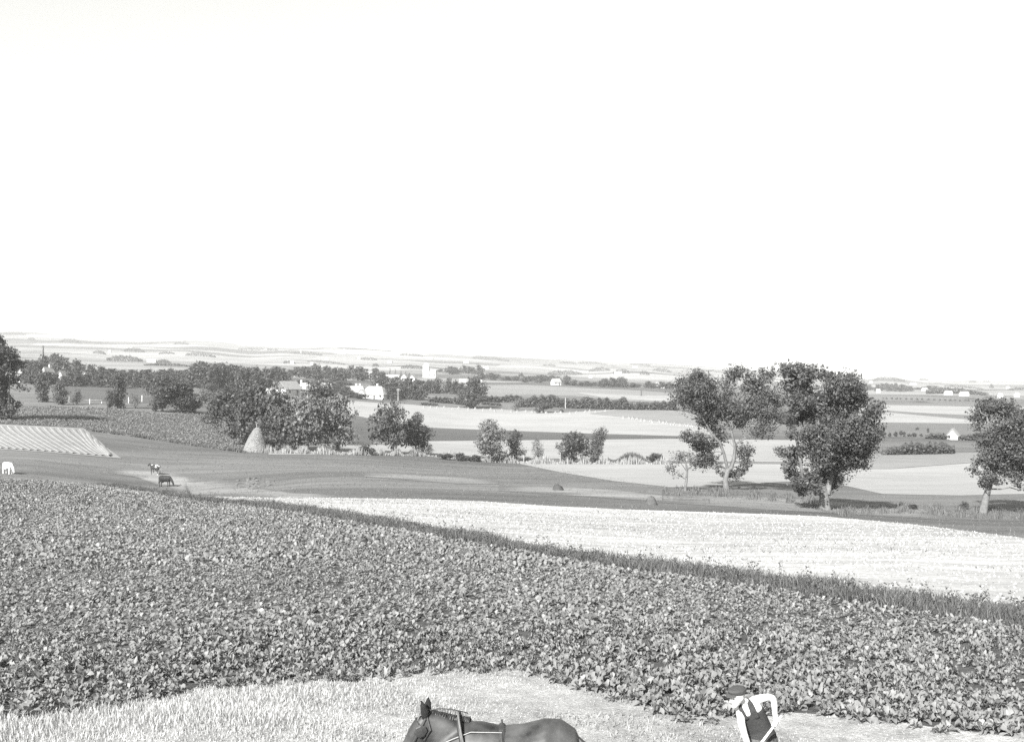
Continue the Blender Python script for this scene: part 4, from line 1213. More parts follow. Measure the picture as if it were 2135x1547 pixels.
# village on the left
p = at_depth(100, 420); house('cottage', 'pointed pale thatched house among the dark left trees', 'house', p, 5.2, 5.0, 2.6, 4.2, R(70), 'white', 'thatch', 'pale_roof', 0.3, (1.0,), 1)
p = at_depth(130, 430); house('cottage', 'little half hidden house right of the pointed thatched house', 'house', p, 3.6, 3.4, 2.8, 2.4, R(80), 'dull_wall', 'thatch', 'dull_wall', 0, (), 1)
p = at_depth(177, 440); house('hut', 'tiny white gable showing above the paddock hedge', 'house', p, 1.6, 1.5, 4.0, 0.8, R(88), 'white', 'pale_roof', None, 0, (), 0, False)
p = at_depth(30, 430); house('cottage', 'white house end seen through the left edge tree', 'house', p, 5.5, 4, 2.4, 2.0, R(10), 'white', 'pale_roof', None, 0, (2,), 2)
# village near the church
for px, D, L_, W_, hw, hr, rz, lab, rf in (
    (741, 760, 5, 4.5, 3.6, 3, 70, 'white gabled house left of the long bright barn', 'pale_roof'),
    (774, 760, 9, 5, 3, 2.4, 5, 'pale house between village trees left of the long bright barn', 'pale_roof'),
    (812, 720, 14, 6, 2.2, 2.2, -3, 'long bright roofed barn below the poplars', 'pale_roof'),
    (843, 700, 3.5, 4, 3.4, 2.2, 80, 'small white gable under the poplars', 'pale_roof'),
    (861, 700, 4.5, 4, 3, 2.2, 75, 'white gable between poplars and church', 'pale_roof'),
    (968, 640, 6.5, 4.5, 2.8, 2.4, 12, 'white house left of the tall hedge tree', 'pale_roof'),
    (996, 660, 5, 4.5, 2.4, 2.2, 0, 'pale roof half hidden by the tall hedge tree', 'pale_roof'),
    (1159, 800, 6.5, 5, 2.6, 2.6, 30, 'small grey house in front of the far belt', 'pale_roof'),
    (1375, 790, 5.6, 5, 2.8, 2.4, 25, 'white gabled house before the far belt near the forked tree', 'pale_roof'),
    (1404, 800, 5, 4, 2.6, 2.0, 5, 'low pale building next to the forked tree crown', 'pale_roof')):
    p = at_depth(px, D)
    house('village_house', lab, 'house', p, L_, W_, hw, hr, R(rz), 'white', rf, None, 0, (), 2)
_, p = at(1987, 916); house('cottage', 'small bright white gabled house on the right hand plain', 'house', p, 4.0, 3.0, 1.3, 1.9, R(60), 'white', 'pale_roof', None, 0, (), 1)
# church
D_c = 900.0
p = at_depth(893, D_c)
ch = empty('church', p, R(-6))
tag(ch, 'white church with a square gabled tower and lower nave', 'church')
k = D_c / F
gz = (row_of(893, D_c))
tw = 12 * k; ht = (gz - 764) * k; hr = 7.5 * k
bm = bmesh.new(); box(bm, -4.4*k - tw/2, -4.4*k + tw/2, -2.6, 2.6, -2, ht); box(bm, -4.4*k - tw/2 - 0.3, -4.4*k + tw/2 + 0.3, -2.9, 2.9, -2, 1.2)
t_o = obj('tower', bm_mesh('tower', bm, M['white']), parent=ch)
bm = bmesh.new()
cx0 = -4.4 * k
for s in (-1, 1):          # stepped gables
    for i in range(5):
        w_ = tw / 2 * (1 - i / 5.0)
        box(bm, cx0 - w_, cx0 + w_, s * 2.6 - 0.25, s * 2.6 + 0.25, ht + hr * i / 5, ht + hr * (i + 1) / 5)
obj('stepped_gable', bm_mesh('stepped_gable', bm, M['white']), parent=t_o)
bm = bmesh.new()
for s in (-1, 1):
    q = [(cx0 + s * tw/2, -2.34, ht), (cx0 + s * tw/2, 2.34, ht), (cx0, 2.34, ht + hr * 0.9), (cx0, -2.34, ht + hr * 0.9)]
    poly(bm, q); poly(bm, [(a, b, c - 0.15) for a, b, c in q][::-1])
obj('tower_roof', bm_mesh('tower_roof', bm, M['tile']), parent=t_o)
for zz in (0.45, 0.75):
    bm = bmesh.new(); box(bm, cx0 - 0.35, cx0 + 0.35, -2.66, -2.55, ht * zz, ht * zz + 1.1)
    obj('belfry_opening', bm_mesh('belfry_opening', bm, M['pane']), parent=t_o)
nl = 15 * k; hn = ht * 0.44; nx = cx0 + tw/2 + nl/2
bm = bmesh.new(); box(bm, nx - nl/2, nx + nl/2, -2.9, 2.9, -2, hn); n_o = obj('nave', bm_mesh('nave', bm, M['white']), parent=ch)
bm = bmesh.new()
for s in (-1, 1):
    q = [(nx - nl/2, s * 3.1, hn - 0.1), (nx + nl/2 + .1, s * 3.1, hn - 0.1), (nx + nl/2 + .1, 0, hn + 2.3), (nx - nl/2, 0, hn + 2.3)]
    poly(bm, q); poly(bm, [(a, b, c + 0.2) for a, b, c in q])
poly(bm, [(nx + nl/2 + .05, -3, hn), (nx + nl/2 + .05, 3, hn), (nx + nl/2 + .05, 0, hn + 2.2)])
obj('nave_roof', bm_mesh('nave_roof', bm, M['pale_roof']), parent=n_o)
for i in range(3):
    x = nx - nl/2 + nl * (i + 0.5) / 3
    bm = bmesh.new(); box(bm, x - 0.35, x + 0.35, -2.97, -2.88, hn * 0.35, hn * 0.8)
    obj('window', bm_mesh('window', bm, M['pane']), parent=n_o)
# tiny far farms
far_h = [(268,753,12),(316,756,22),(229,735,5),(552,730,9),(627,736,6),(601,757,5),(609,759,9),(651,762,7),(681,750,8),(748,748,5),(813,757,12),(852,739,6),(900,749,8),(972,757,13),
         (1289,780,18),(1324,767,12),(1236,771,7),(1231,788,6),(1795,797,8),(1816,799,8),(1831,819,9),(1894,815,9),(1928,815,15),(1977,824,19),(2010,826,22),(2085,830,11),(1904,802,17),(2101,810,8),(2120,828,8),(1008,769,24)]
for i, (px, row, w_) in enumerate(far_h):
    D, p = at(px, row)
    s = D / F
    L_ = max(3.5, w_ * s * 0.8)
    lab_, grp_ = [('tiny white farmhouse far off on the hillside left of the church', 'tiny farmhouses on the left hillside'), ('tiny white farmhouse far off on the slopes right of the church', 'tiny farmhouses right of the church'), ('tiny pale farmhouse far off on the plain right of the willow', 'tiny farmhouses on the plain')][0 if px < 880 else 1 if px < 1500 else 2]
    house('far_farmhouse', lab_, 'house', p, L_, min(8, max(3, L_ * 0.5)), max(2.2, 1.5 * s), max(2.0, 2.0 * s), R(random.uniform(-25, 25)), 'white', 'pale_roof', None, 0, (), 0, False, grp_, False)
D, p = at(718, 738)
bm = bmesh.new()
rr = 3.4 * D / F
bmesh.ops.create_cone(bm, cap_ends=True, segments=12, radius1=rr, radius2=rr * 0.7, depth=9 * D / F, matrix=Matrix.Translation((0, 0, 4.4 * D / F)))
bmesh.ops.create_uvsphere(bm, u_segments=12, v_segments=6, radius=rr * 0.72, matrix=Matrix.Translation((0, 0, 8.9 * D / F)))
mo = obj('mill', bm_mesh('mill', bm, M['white'])); mo.location = p
tag(mo, 'white tower mill alone on the far hillside', 'mill')

# ------------------------------------------------------------------ haystack, haycocks, stooks
def mound(name, profile, segs, seed, mat, sq=1.0, jit=0.05):
    rs = np.random.RandomState(seed)
    V = []; n = len(profile)
    for i, (r, z, dx) in enumerate(profile):
        for k in range(segs):
            a = 2 * math.pi * k / segs
            q = 1 + rs.randn() * jit
            V.append((math.cos(a) * r * q + dx, math.sin(a) * r * q * sq, z + rs.randn() * jit * 0.4))
    Fc = []
    for i in range(n - 1):
        for k in range(segs):
            k2 = (k + 1) % segs
            Fc.append((i * segs + k, i * segs + k2, (i + 1) * segs + k2, (i + 1) * segs + k))
    return np_mesh(name, np.array(V), np.array(Fc), mat)

D, p = at(533, 941)
s = D / F
hs = empty('haystack', p)
tag(hs, 'tall pale conical haystack beside the big clump of trees', 'haystack')
prof = [(26.5, -2, 0), (26, 1, 0), (23.5, 8, 0), (20.4, 16, 0.3), (17.2, 25, 0.8), (13.4, 34, 1.8), (10.2, 41, 2.8), (7.4, 46, 3.4), (5.2, 48.4, 3.6), (3.2, 49.6, 3.6), (0.3, 49.9, 3.6)]
obj('stack', mound('stack', [(r * s, z * s, dx * s) for r, z, dx in prof], 40, 3, M['hay'], 0.9, 0.022), parent=hs)
V, Fc = tube_pts([(4.5 * s, 0, 40 * s), (1.5 * s, 0, 57 * s)], [0.06, 0.05], 6)
obj('pole', np_mesh('pole', V, Fc, M['wood']), parent=hs)
rs2 = np.random.RandomState(9)
nW = 2600
zi = rs2.rand(nW) * 47; ai = rs2.rand(nW) * 6.28
ri = np.interp(zi, [q[1] for q in prof], [q[0] for q in prof]); di = np.interp(zi, [q[1] for q in prof], [q[2] for q in prof])
P = np.stack([np.cos(ai) * ri + di, np.sin(ai) * ri * 0.9, zi], -1) * s
Nn = np.stack([np.cos(ai), np.sin(ai), 0.4 + 0 * ai], -1) + rs2.randn(nW, 3) * 0.4; Nn /= np.linalg.norm(Nn, axis=1)[:, None]
V, Fc = leafcards(P, Nn, 0.25 + 0.2 * rs2.rand(nW), rs2, 0.3)
obj('loose_hay', np_mesh('loose_hay', V, Fc, M['dry_blade']), parent=hs)['kind'] = 'stuff'
for px, row, hp, w_, lab in ((1163, 1022, 12, 26, 'small rounded haycock on the meadow behind the straw field'), (1358, 1052, 17, 28, 'weedy haycock near the thin half bare tree')):
    D, p = at(px, row); s = D / F
    o = obj('haycock', mound('haycock', [(w_*.5*s, -.1, 0), (w_*.44*s, hp*.25*s, 0), (w_*.33*s, hp*.6*s, 0), (w_*.2*s, hp*.9*s, 0), (w_*.02*s, hp*s, 0)], 16, px, M['crop_left'], 1, 0.10))
    o.location = p
    tag(o, lab, 'haycock')

def sheaf_stook(seed):
    """four leaning corn sheaves"""
    rs = np.random.RandomState(seed)
    tubes = []
    for a in (0.4, 2.0, 3.5, 5.1):
        c, s_ = math.cos(a), math.sin(a)
        tubes.append(([(c * .42, s_ * .42, -0.05), (c * .26, s_ * .26, .55), (c * .12, s_ * .12, .85), (c * .2, s_ * .2, 1.2)], [.26, .17, .12, .2]))
    return np_mesh('stook', *join_tubes(tubes, 6), M['stook'])
ST = [sheaf_stook(i) for i in range(2)]
q = 0
for px in list(np.arange(885, 1180, 15.0)) + list(np.arange(1190, 1262, 14.0)):
    row = float(np.interp(px, [885, 1000, 1100, 1180, 1262], [849, 855, 860, 863, 858])) + random.uniform(-1, 2.0)
    D, p = at(px + random.uniform(-4, 4), row)
    o = obj('corn_stook', ST[q % 2]); o.location = p; o.rotation_euler = (0, 0, random.random() * 6); o.scale = (0.95, 0.95, 0.85); q += 1
    tag(o, 'pale corn stook along the upper edge of the large bright stubble field', 'stook', 'stooks along the upper stubble edge')
for px in np.arange(1300, 1450, 9.0):
    row = 873 + (px - 1300) * 0.13 + random.uniform(-1.5, 1.5)
    D, p = at(px + random.uniform(-3, 3), row)
    o = obj('corn_stook', ST[q % 2]); o.location = p; o.rotation_euler = (0, 0, random.random() * 6); o.scale = (1.0, 1.0, 0.9); q += 1
    tag(o, 'corn stook in the row crossing the stubble left of the forked tree', 'stook', 'stook row left of the forked tree')

# ------------------------------------------------------------------ poles and posts
def pole(name, label, px, base, top, r=0.11, mat='wood', arms=0, D=None, group=None, cat='pole'):
    if D is None:
        D, p = at(px, base)
    else:
        p = at_depth(px, D); base = row_of(px, D)
    h = (base - top) * D / F
    root = empty(name, p)
    tag(root, label, cat, group)
    V, Fc = tube_pts([(0, 0, -0.4), (0, 0, h * 0.5), (0.02, 0, h)], [r * 1.1, r, r * 0.8], 8)
    obj('shaft', np_mesh('shaft', V, Fc, M[mat]), parent=root)
    for a in range(arms):
        bm = bmesh.new(); box(bm, -0.7, 0.7, -0.06, 0.06, h - 0.35 - 0.4 * a, h - 0.23 - 0.4 * a)
        obj('crossarm', bm_mesh('crossarm', bm, M[mat]), parent=root)
    return root
pole('telegraph_pole', 'dark pole rising above the wood at the far left', 90, 800, 721, 0.42, 'tar', 2, 560)
pole('telegraph_pole', 'pale telegraph pole right of the large thatched farmhouse', 830, 836, 810, 0.16, 'wood', 2)
pole('telegraph_pole', 'pale pole standing in front of the long valley hedge', 1179, 852, 829, 0.16, 'wood', 0)
pole('telegraph_pole', 'thin pale pole before the long wood', 442, 815, 789, 0.16, 'wood', 0, 460)
pole('telegraph_pole', 'dark post at the bright tongue of stubble', 1337, 826, 812, 0.35, 'tar', 0)
for px, b, t in ((187,842,828),(144,838,821),(268,840,824),(296,838,820),(212,841,833)):
    pole('fence_post', 'white painted gate post along the paddock fence', px, b, t + 4, 0.08, 'white_paint', 0, None, 'white paddock posts', 'post')
for a_, b_ in ((176, 212), (268, 296)):
    Da, pa = at(a_, 841); Db, pb = at(b_, 841)
    V, Fc = tube_pts([pa + Vector((0, 0, 0.8)), pb + Vector((0, 0, 0.8))], [0.06, 0.06], 6)
    tag(obj('fence_rail', np_mesh('fence_rail', V, Fc, M['white_paint'])), 'pale rail between the white paddock posts ' + ('left of' if a_ < 200 else 'right of') + ' the leaning tree', 'rail')
for px in (938, 962, 985, 1001, 1048, 1070, 1092, 1118, 1142, 1168):
    b = float(np.interp(px, [938, 1001, 1092, 1168], [958, 962, 965, 967]))
    pole('fence_post', 'grey wooden fence post in the gully fence', px, b, b - 15, 0.07, 'wood', 0, None, 'gully fence posts', 'post')

# ------------------------------------------------------------------ bodies: lofted rings fused into one skin
def ring_loft(bm, rings, segs=16):
    """rings: (centre, side vector, up vector, rx, ry)"""
    prev = None
    first = None
    for c, s, u, rx, ry in rings:
        c = Vector(c); s = Vector(s).normalized(); u = Vector(u).normalized()
        cur = [bm.verts.new(c + s * (rx * math.cos(2 * math.pi * k / segs)) + u * (ry * math.sin(2 * math.pi * k / segs))) for k in range(segs)]
        if prev:
            for k in range(segs):
                k2 = (k + 1) % segs
                bm.faces.new([prev[k], prev[k2], cur[k2], cur[k]])
        else:
            first = cur
        prev = cur
    bm.faces.new(first[::-1]); bm.faces.new(prev)

def limb(bm, pts, side=(0, 1, 0), segs=12):
    """pts: (x,y,z, r) or (x,y,z, rx, ry); rings across the path"""
    rings = []
    n = len(pts)
    for i, p in enumerate(pts):
        a = Vector(pts[max(i - 1, 0)][:3]); b = Vector(pts[min(i + 1, n - 1)][:3])
        t = (b - a).normalized()
        s = Vector(side); s = (s - t * s.dot(t))
        s = s.normalized() if s.length > 1e-4 else t.orthogonal().normalized()
        u = t.cross(s)
        rx = p[3]; ry = p[4] if len(p) > 4 else p[3]
        rings.append((p[:3], s, u, rx, ry))
    ring_loft(bm, rings, segs)

def fuse(name, bm, voxel, mat, smooth=4):
    bmesh.ops.recalc_face_normals(bm, faces=bm.faces[:])
    me = bpy.data.meshes.new(name + '_src'); bm.to_mesh(me); bm.free()
    o = bpy.data.objects.new('tmp', me); COL.objects.link(o)
    r = o.modifiers.new('r', 'REMESH'); r.mode = 'VOXEL'; r.voxel_size = voxel
    s = o.modifiers.new('s', 'SMOOTH'); s.iterations = smooth; s.factor = 0.5
    dg = bpy.context.evaluated_depsgraph_get(); dg.update()
    out = bpy.data.meshes.new_from_object(o.evaluated_get(dg))
    out.name = name
    bpy.data.objects.remove(o); bpy.data.meshes.remove(me)
    out.polygons.foreach_set('use_smooth', [True] * len(out.polygons))
    out.materials.clear(); out.materials.append(mat)
    return out

# ---- horse (x forward, z up)
def make_horse(p, rz):
    root = empty('horse', p, rz)
    tag(root, 'dark bay work horse in harness cut off by the bottom edge', 'horse')
    bm = bmesh.new()
    tr = [(-1.15,1.10,.07,.14),(-1.08,1.14,.19,.26),(-.92,1.165,.27,.34),(-.74,1.16,.295,.35),(-.5,1.10,.30,.35),(-.25,1.06,.31,.37),(-.05,1.085,.28,.395),(.12,1.09,.26,.395),(.3,1.06,.235,.34),(.45,1.03,.19,.27),(.55,1.02,.11,.17)]
    ring_loft(bm, [((x, 0, z), (0, 1, 0), (0, 0, 1), w, h) for x, z, w, h in tr], 20)
    limb(bm, [(.02,0,1.12,.16,.34),(.2,0,1.20,.14,.30),(.38,0,1.32,.105,.235),(.52,0,1.415,.085,.175),(.62,0,1.475,.075,.125),(.66,0,1.48,.05,.08)], (0,1,0), 16)
    limb(bm, [(.57,0,1.535,.06,.07),(.61,0,1.46,.09,.115),(.66,0,1.34,.095,.135),(.745,0,1.20,.082,.115),(.84,0,1.07,.068,.09),(.885,0,.98,.064,.08),(.905,0,.945,.045,.05)], (0,1,0), 16)
    for s in (-1, 1):
        ebm = bmesh.new()
        limb(ebm, [(.59, s*.045, 1.53, .036), (.585 + s*.008, s*.06, 1.60, .046, .030), (.59 + s*.022, s*.066, 1.67, .034, .022), (.60 + s*.035, s*.060, 1.73, .008)], (1, 0, 0), 10)
        obj('ear', bm_mesh('ear', ebm, M['horse_dark'], False), parent=root)
        limb(bm, [(.22,s*.14,1.0,.11,.16),(.20,s*.16,.80,.085,.11),(.19,s*.16,.62,.062,.075),(.19,s*.16,.47,.055,.058),(.18,s*.16,.30,.036,.042),(.18,s*.16,.16,.045,.048),(.22,s*.16,.07,.045,.05),(.24,s*.16,.03,.062,.07),(.25,s*.16,0,.07,.08)], (0,1,0), 12)
        limb(bm, [(-.85,s*.13,1.10,.13,.25),(-.84,s*.16,.90,.12,.22),(-.83,s*.17,.74,.09,.15),(-.93,s*.165,.58,.06,.085),(-1.01,s*.16,.49,.05,.065),(-.99,s*.16,.30,.038,.046),(-.97,s*.16,.16,.045,.05),(-.93,s*.16,.07,.045,.05),(-.91,s*.16,.03,.062,.07),(-.90,s*.16,0,.07,.08)], (0,1,0), 12)
    obj('body', fuse('horse_body', bm, 0.02, M['horse'], 5), parent=root)
    # tail, mane
    rs = np.random.RandomState(4)
    tubes = []
    for i in range(26):
        y = rs.randn() * 0.03; 
        tubes.append(([(-1.10, y * .5, 1.30), (-1.20, y, 1.20), (-1.24 + rs.randn()*.02, y * 1.6, .9), (-1.20 + rs.randn()*.03, y * 1.8, .55)], [.018, .022, .018, .004]))
    obj('tail', np_mesh('tail', *join_tubes(tubes, 5), M['mane']), parent=root)
    tubes = []
    for i in range(150):
        t = rs.rand()
        x = .60 - .50 * t
        z = np.interp(t, [0, .3, .6, 1], [1.60, 1.565, 1.53, 1.50])
        l = .04 + .07 * rs.rand()
        y = rs.randn() * .012
        d = -1
        tubes.append(([(x, y, z - .02), (x - .01, y + d*.015, z + .02), (x - .015 + rs.randn()*.01, y + d * (.03 + l * .5), z + .01 - l * .7)], [.010, .009, .002]))
    obj('mane', np_mesh('mane', *join_tubes(tubes, 4), M['mane']), parent=root)
    tubes = [([( .60, y, 1.58), (.655, y*1.2, 1.56), (.70, y * 1.4, 1.46 - .05 * abs(y) * 10)], [.012, .012, .003]) for y in (-.04, -.025, -.01, .005, .02, .035)]
    obj('forelock', np_mesh('forelock', *join_tubes(tubes, 4), M['mane']), parent=root)
    # harness: straps follow the body as flattened loops
    def loop(c, s, u, rx, ry, r, name, mat, n=28, flat=1.0):
        c = Vector(c); s = Vector(s).normalized(); u = Vector(u).normalized()
        pts = [c + s * (rx * math.cos(2*math.pi*k/n)) + u * (ry * math.sin(2*math.pi*k/n)) for k in range(n + 1)]
        return np_mesh(name, *tube_pts(pts, [r] * (n + 1), 6), M[mat])
    obj('girth', loop((-.26,0,1.06), (0,1,0), (0,0,1), .318, .378, .014, 'girth', 'leather'), parent=root)
    obj('collar', loop((.14,0,1.17), (0,1,0), (.25,0,1), .225, .345, .026, 'collar', 'leather'), parent=root)
    obj('hame', loop((.13,0,1.20), (0,1,0), (.25,0,1), .25, .40, .013, 'hame', 'iron'), parent=root)
    bm = bmesh.new()
    limb(bm, [(-.26,-.22,1.32,.03,.014),(-.26,-.10,1.415,.04,.022),(-.26,0,1.445,.03,.022),(-.26,.10,1.415,.04,.022),(-.26,.22,1.32,.03,.014)], (1,0,0), 10)
    limb(bm, [(-.26,0,1.44,.016),(-.26,0,1.49,.009),(-.258,0,1.505,.012)], (1,0,0), 8)
    obj('harness_pad', bm_mesh('harness_pad', bm, M['leather'], False), parent=root)
    bm = bmesh.new()
    for s in (-1, 1):
        limb(bm, [(.575,s*.07,1.57,.014,.006),(.655,s*.108,1.40,.014,.006),(.75,s*.105,1.22,.014,.006),(.815,s*.085,1.09,.014,.006)], (1,0,0), 6)
        limb(bm, [(.575,s*.065,1.57,.012,.006),(.53,s*.105,1.42,.012,.006),(.60,s*.08,1.30,.012,.006)], (1,0,0), 6)
    limb(bm, [(.655,-.085,1.48,.010,.006),(.69,-.045,1.51,.010,.006),(.70,0,1.52,.010,.006),(.69,.045,1.51,.010,.006),(.655,.085,1.48,.010,.006)], (1,0,0), 6)
    limb(bm, [(.81,-.09,1.12,.012,.006),(.895,-.05,1.17,.012,.006),(.91,0,1.175,.012,.006),(.895,.05,1.17,.012,.006),(.81,.09,1.12,.012,.006)], (1,0,0), 6)
    obj('bridle', bm_mesh('bridle', bm, M['leather'], False), parent=root)
    for s in (-1, 1):
        bm = bmesh.new()
        limb(bm, [(.575,s*.108,1.44,.035,.008),(.615,s*.122,1.42,.065,.010),(.665,s*.132,1.40,.062,.010),(.69,s*.136,1.39,.03,.008)], (0,0,1), 10)
        obj('blinker', bm_mesh('blinker', bm, M['leather'], False), parent=root)
        bm = bmesh.new(); bmesh.ops.create_uvsphere(bm, u_segments=10, v_segments=8, radius=.022, matrix=Matrix.Translation((.69, s*.082, 1.385)))
        obj('eye', bm_mesh('eye', bm, M['pane'], False), parent=root)
        V, Fc = tube_pts([(.82,s*.09,1.07),(.55,s*.15,1.22),(.28,s*.18,1.35),(.08,s*.175,1.425),(-.26,s*.15,1.41)], [.0045]*5, 6)
        obj('rein', np_mesh('rein', V, Fc, M['rope']), parent=root)
        V, Fc = tube_pts([(.14,s*.27,1.12),(-.2,s*.335,1.12),(-.6,s*.345,1.10),(-1.0,s*.34,.95),(-1.5,s*.34,.55)], [.014]*5, 6)
        obj('trace', np_mesh('trace', V, Fc, M['rope']), parent=root)
    # rope with a hanging fly fringe above the neck
    pts = [(.57,0,1.60),(.45,0.02,1.635),(.30,0.02,1.625),(.18,0.02,1.60),(.12,0,1.575)]
    V, Fc = tube_pts(pts, [.006]*5, 5)
    fr = obj('fringe_rope', np_mesh('fringe_rope', V, Fc, M['leather']), parent=root)
    tubes = []
    for i in range(26):
        t = i / 25.0
        x = .55 - .42 * t
        z = float(np.interp(x, [.12, .18, .30, .45, .57], [1.575, 1.60, 1.625, 1.635, 1.60]))
        tubes.append(([(x, .02, z), (x + rs.randn() * .004, .02 + rs.randn()*.006, z - .05), (x + rs.randn()*.008, .02 + rs.randn() * .01, z - .10)], [.0035, .003, .002]))
    obj('fringe', np_mesh('fringe', *join_tubes(tubes, 4), M['leather']), parent=root)
    return root
Dh = 11.4
ph = at_depth(998, Dh)
make_horse(ph, math.pi)

# ---- worker bending over his tool (x right, y away, z up, metres from the feet)
def make_worker(p):
    root = empty('person', p)
    tag(root, 'bending worker in dark vest and flat cap holding a long tool handle', 'person')
    T0, T1 = Vector((.193, -.25, 1.28)), Vector((-.10, -.25, .89))
    td = (T1 - T0).normalized()
    def on_tool(z):
        return T0 + td * ((z - T0.z) / td.z)
    bm = bmesh.new()
    S = (.92, -.30, .25)              # across the shoulders
    limb(bm, [(.03,.02,.84,.155,.11),(.02,.02,.93,.17,.125),(-.02,.01,1.05,.145,.105),(-.075,-.01,1.16,.15,.108),(-.14,-.03,1.27,.165,.115),(-.185,-.045,1.35,.15,.09),(-.215,-.06,1.40,.075,.065)], S, 18)
    limb(bm, [(-.195,-.055,1.37,.06),(-.235,-.085,1.425,.052),(-.28,-.12,1.46,.05)], S, 12)
    # head: rings from crown to chin along the tilted face axis
    hc = Vector((-.325, -.155, 1.478)); fx = Vector((-.80, -.58, -.12)).normalized(); up = Vector((.12, .02, .98)); up = (up - fx * up.dot(fx)).normalized(); sd = up.cross(fx).normalized()
    def hp(a, b, c): return hc + fx * a + sd * b + up * c
    ring_loft(bm, [(hp(-.01,0,.112), sd, fx, .03, .04),(hp(-.012,0,.10), sd, fx, .055, .07),(hp(-.01,0,.06), sd, fx, .074, .094),(hp(-.008,0,.01), sd, fx, .077, .098),(hp(.005,0,-.04), sd, fx, .068, .083),(hp(.022,0,-.08), sd, fx, .054, .066),(hp(.04,0,-.112), sd, fx, .034, .042),(hp(.045,0,-.122), sd, fx, .015, .02)], 18)
    limb(bm, [tuple(hp(.086,0,.015)) + (.010,), tuple(hp(.100,0,-.01)) + (.013,), tuple(hp(.108,0,-.032)) + (.016,), tuple(hp(.090,0,-.042)) + (.012,)], tuple(sd), 8)
    limb(bm, [tuple(hp(.085,-.05,.028)) + (.009,), tuple(hp(.095,0,.026)) + (.010,), tuple(hp(.085,.05,.028)) + (.009,)], tuple(up), 8)
    for s in (-1, 1):
        limb(bm, [tuple(hp(-.012, s*.074, .022)) + (.010,.006), tuple(hp(-.018, s*.085, .005)) + (.022,.008), tuple(hp(-.008, s*.078, -.025)) + (.010,.006)], tuple(fx), 8)
    # arms
    LH = on_tool(1.18); RH = on_tool(.81)
    limb(bm, [(-.14,-.02,1.345,.06),(-.075,-.015,1.39,.058),(.03,-.01,1.42,.049),(.105,-.015,1.435,.042),(.146,-.03,1.43,.038),(.153,-.075,1.37,.038),(.143,-.14,1.28,.032),(LH.x+.022,LH.y+.055,LH.z+.045,.027,.03),(LH.x+.012,LH.y+.03,LH.z+.02,.03,.024)], (0,1,0), 14)
    limb(bm, [(-.22,-.08,1.315,.055),(-.27,-.12,1.27,.054),(-.265,-.165,1.16,.046),(-.24,-.20,1.055,.039),(-.215,-.225,.97,.038),(RH.x-.035,RH.y+.015,RH.z+.075,.029,.027),(RH.x-.025,RH.y+.012,RH.z+.03,.032,.025)], (0,1,0), 14)
    # hands: palm beside the handle, fingers closed round it
    def hand(c, side, thumb_up):
        side = Vector(side); side = (side - td * side.dot(td)).normalized(); o3 = td.cross(side)
        pc = c + side * .030
        limb(bm, [tuple(pc - td * .042) + (.016,.030), tuple(pc) + (.019,.034), tuple(pc + td * .042) + (.016,.030)], tuple(side), 10)
        for i in range(4):
            b = c + td * (-.034 + .0225 * i)
            l = (0.95, 1.0, 0.97, 0.85)[i]
            pts = []
            for a in (20, 75, 130, 185, 230):
                a = math.radians(a * l)
                pts.append(tuple(b + side * (math.cos(a) * .027) + o3 * (-math.sin(a) * .029)) + (.0092 if a < 3 else .008,))
            limb(bm, pts, tuple(td), 8)
        b = c - td * .045 * thumb_up
        pts = []
        for j, a in enumerate((10, 60, 110, 150)):
            a = math.radians(a)
            pts.append(tuple(b + side * (math.cos(a) * .029) + o3 * (math.sin(a) * .029) - td * (.006 * j * thumb_up)) + (.0105 - .0008 * j,))
        limb(bm, pts, tuple(td), 8)
    hand(LH, (.35, 1, .1), 1)
    hand(RH, (-.75, .6, .1), 1)
    # legs
    for s, kx, fxx, fy in ((-1, -.10, -.12, -.06), (1, .17, .16, .10)):
        limb(bm, [(.03 + s*.085,.02,.88,.09,.105),(.03 + s*.10,-.01,.70,.082,.09),(kx,-.06 + fy*.5,.50,.06,.066),(kx - .005,-.03+fy,.32,.058,.062),(fxx,fy+.02,.12,.04,.042),(fxx,fy+.02,.06,.045,.05)], (1,0,0), 14)
        limb(bm, [(fxx + .03,fy+.05,.045,.04,.04),(fxx - .04,fy,.045,.045,.042),(fxx - .13,fy-.05,.035,.042,.03),(fxx - .17,fy-.07,.03,.03,.022)], (0,1,0), 10)
    obj('body', fuse('worker_body', bm, 0.0085, M['skin'], 2), parent=root)
    # clothes
    bm = bmesh.new()
    limb(bm, [(.028,.02,.88,.182,.135),(.02,.02,.95,.182,.137),(-.02,.01,1.05,.160,.120),(-.075,-.01,1.16,.163,.121),(-.125,-.025,1.245,.172,.124),(-.145,-.032,1.28,.150,.118)], S, 22)
    limb(bm, [(-.09,-.145,1.22,.055,.014),(-.125,-.165,1.31,.045,.014),(-.155,-.145,1.39,.038,.014),(-.175,-.06,1.425,.032,.012),(-.16,.02,1.40,.034,.012),(-.13,.075,1.30,.04,.012),(-.10,.09,1.22,.045,.012)], (.92,-.3,.25), 10)
    limb(bm, [(-.21,-.135,1.20,.045,.014),(-.25,-.16,1.27,.036,.014),(-.27,-.15,1.335,.028,.012),(-.275,-.08,1.375,.024,.012),(-.25,-.01,1.35,.03,.012),(-.21,.05,1.27,.04,.012)], (.92,-.3,.25), 10)
    obj('vest', fuse('worker_vest', bm, 0.009, M['cloth_dark'], 2), parent=root)
    bm = bmesh.new()
    limb(bm, [(.03,.02,.80,.175,.14),(.03,.02,.88,.190,.148),(.026,.02,.945,.184,.140)], (1,-.15,0), 20)
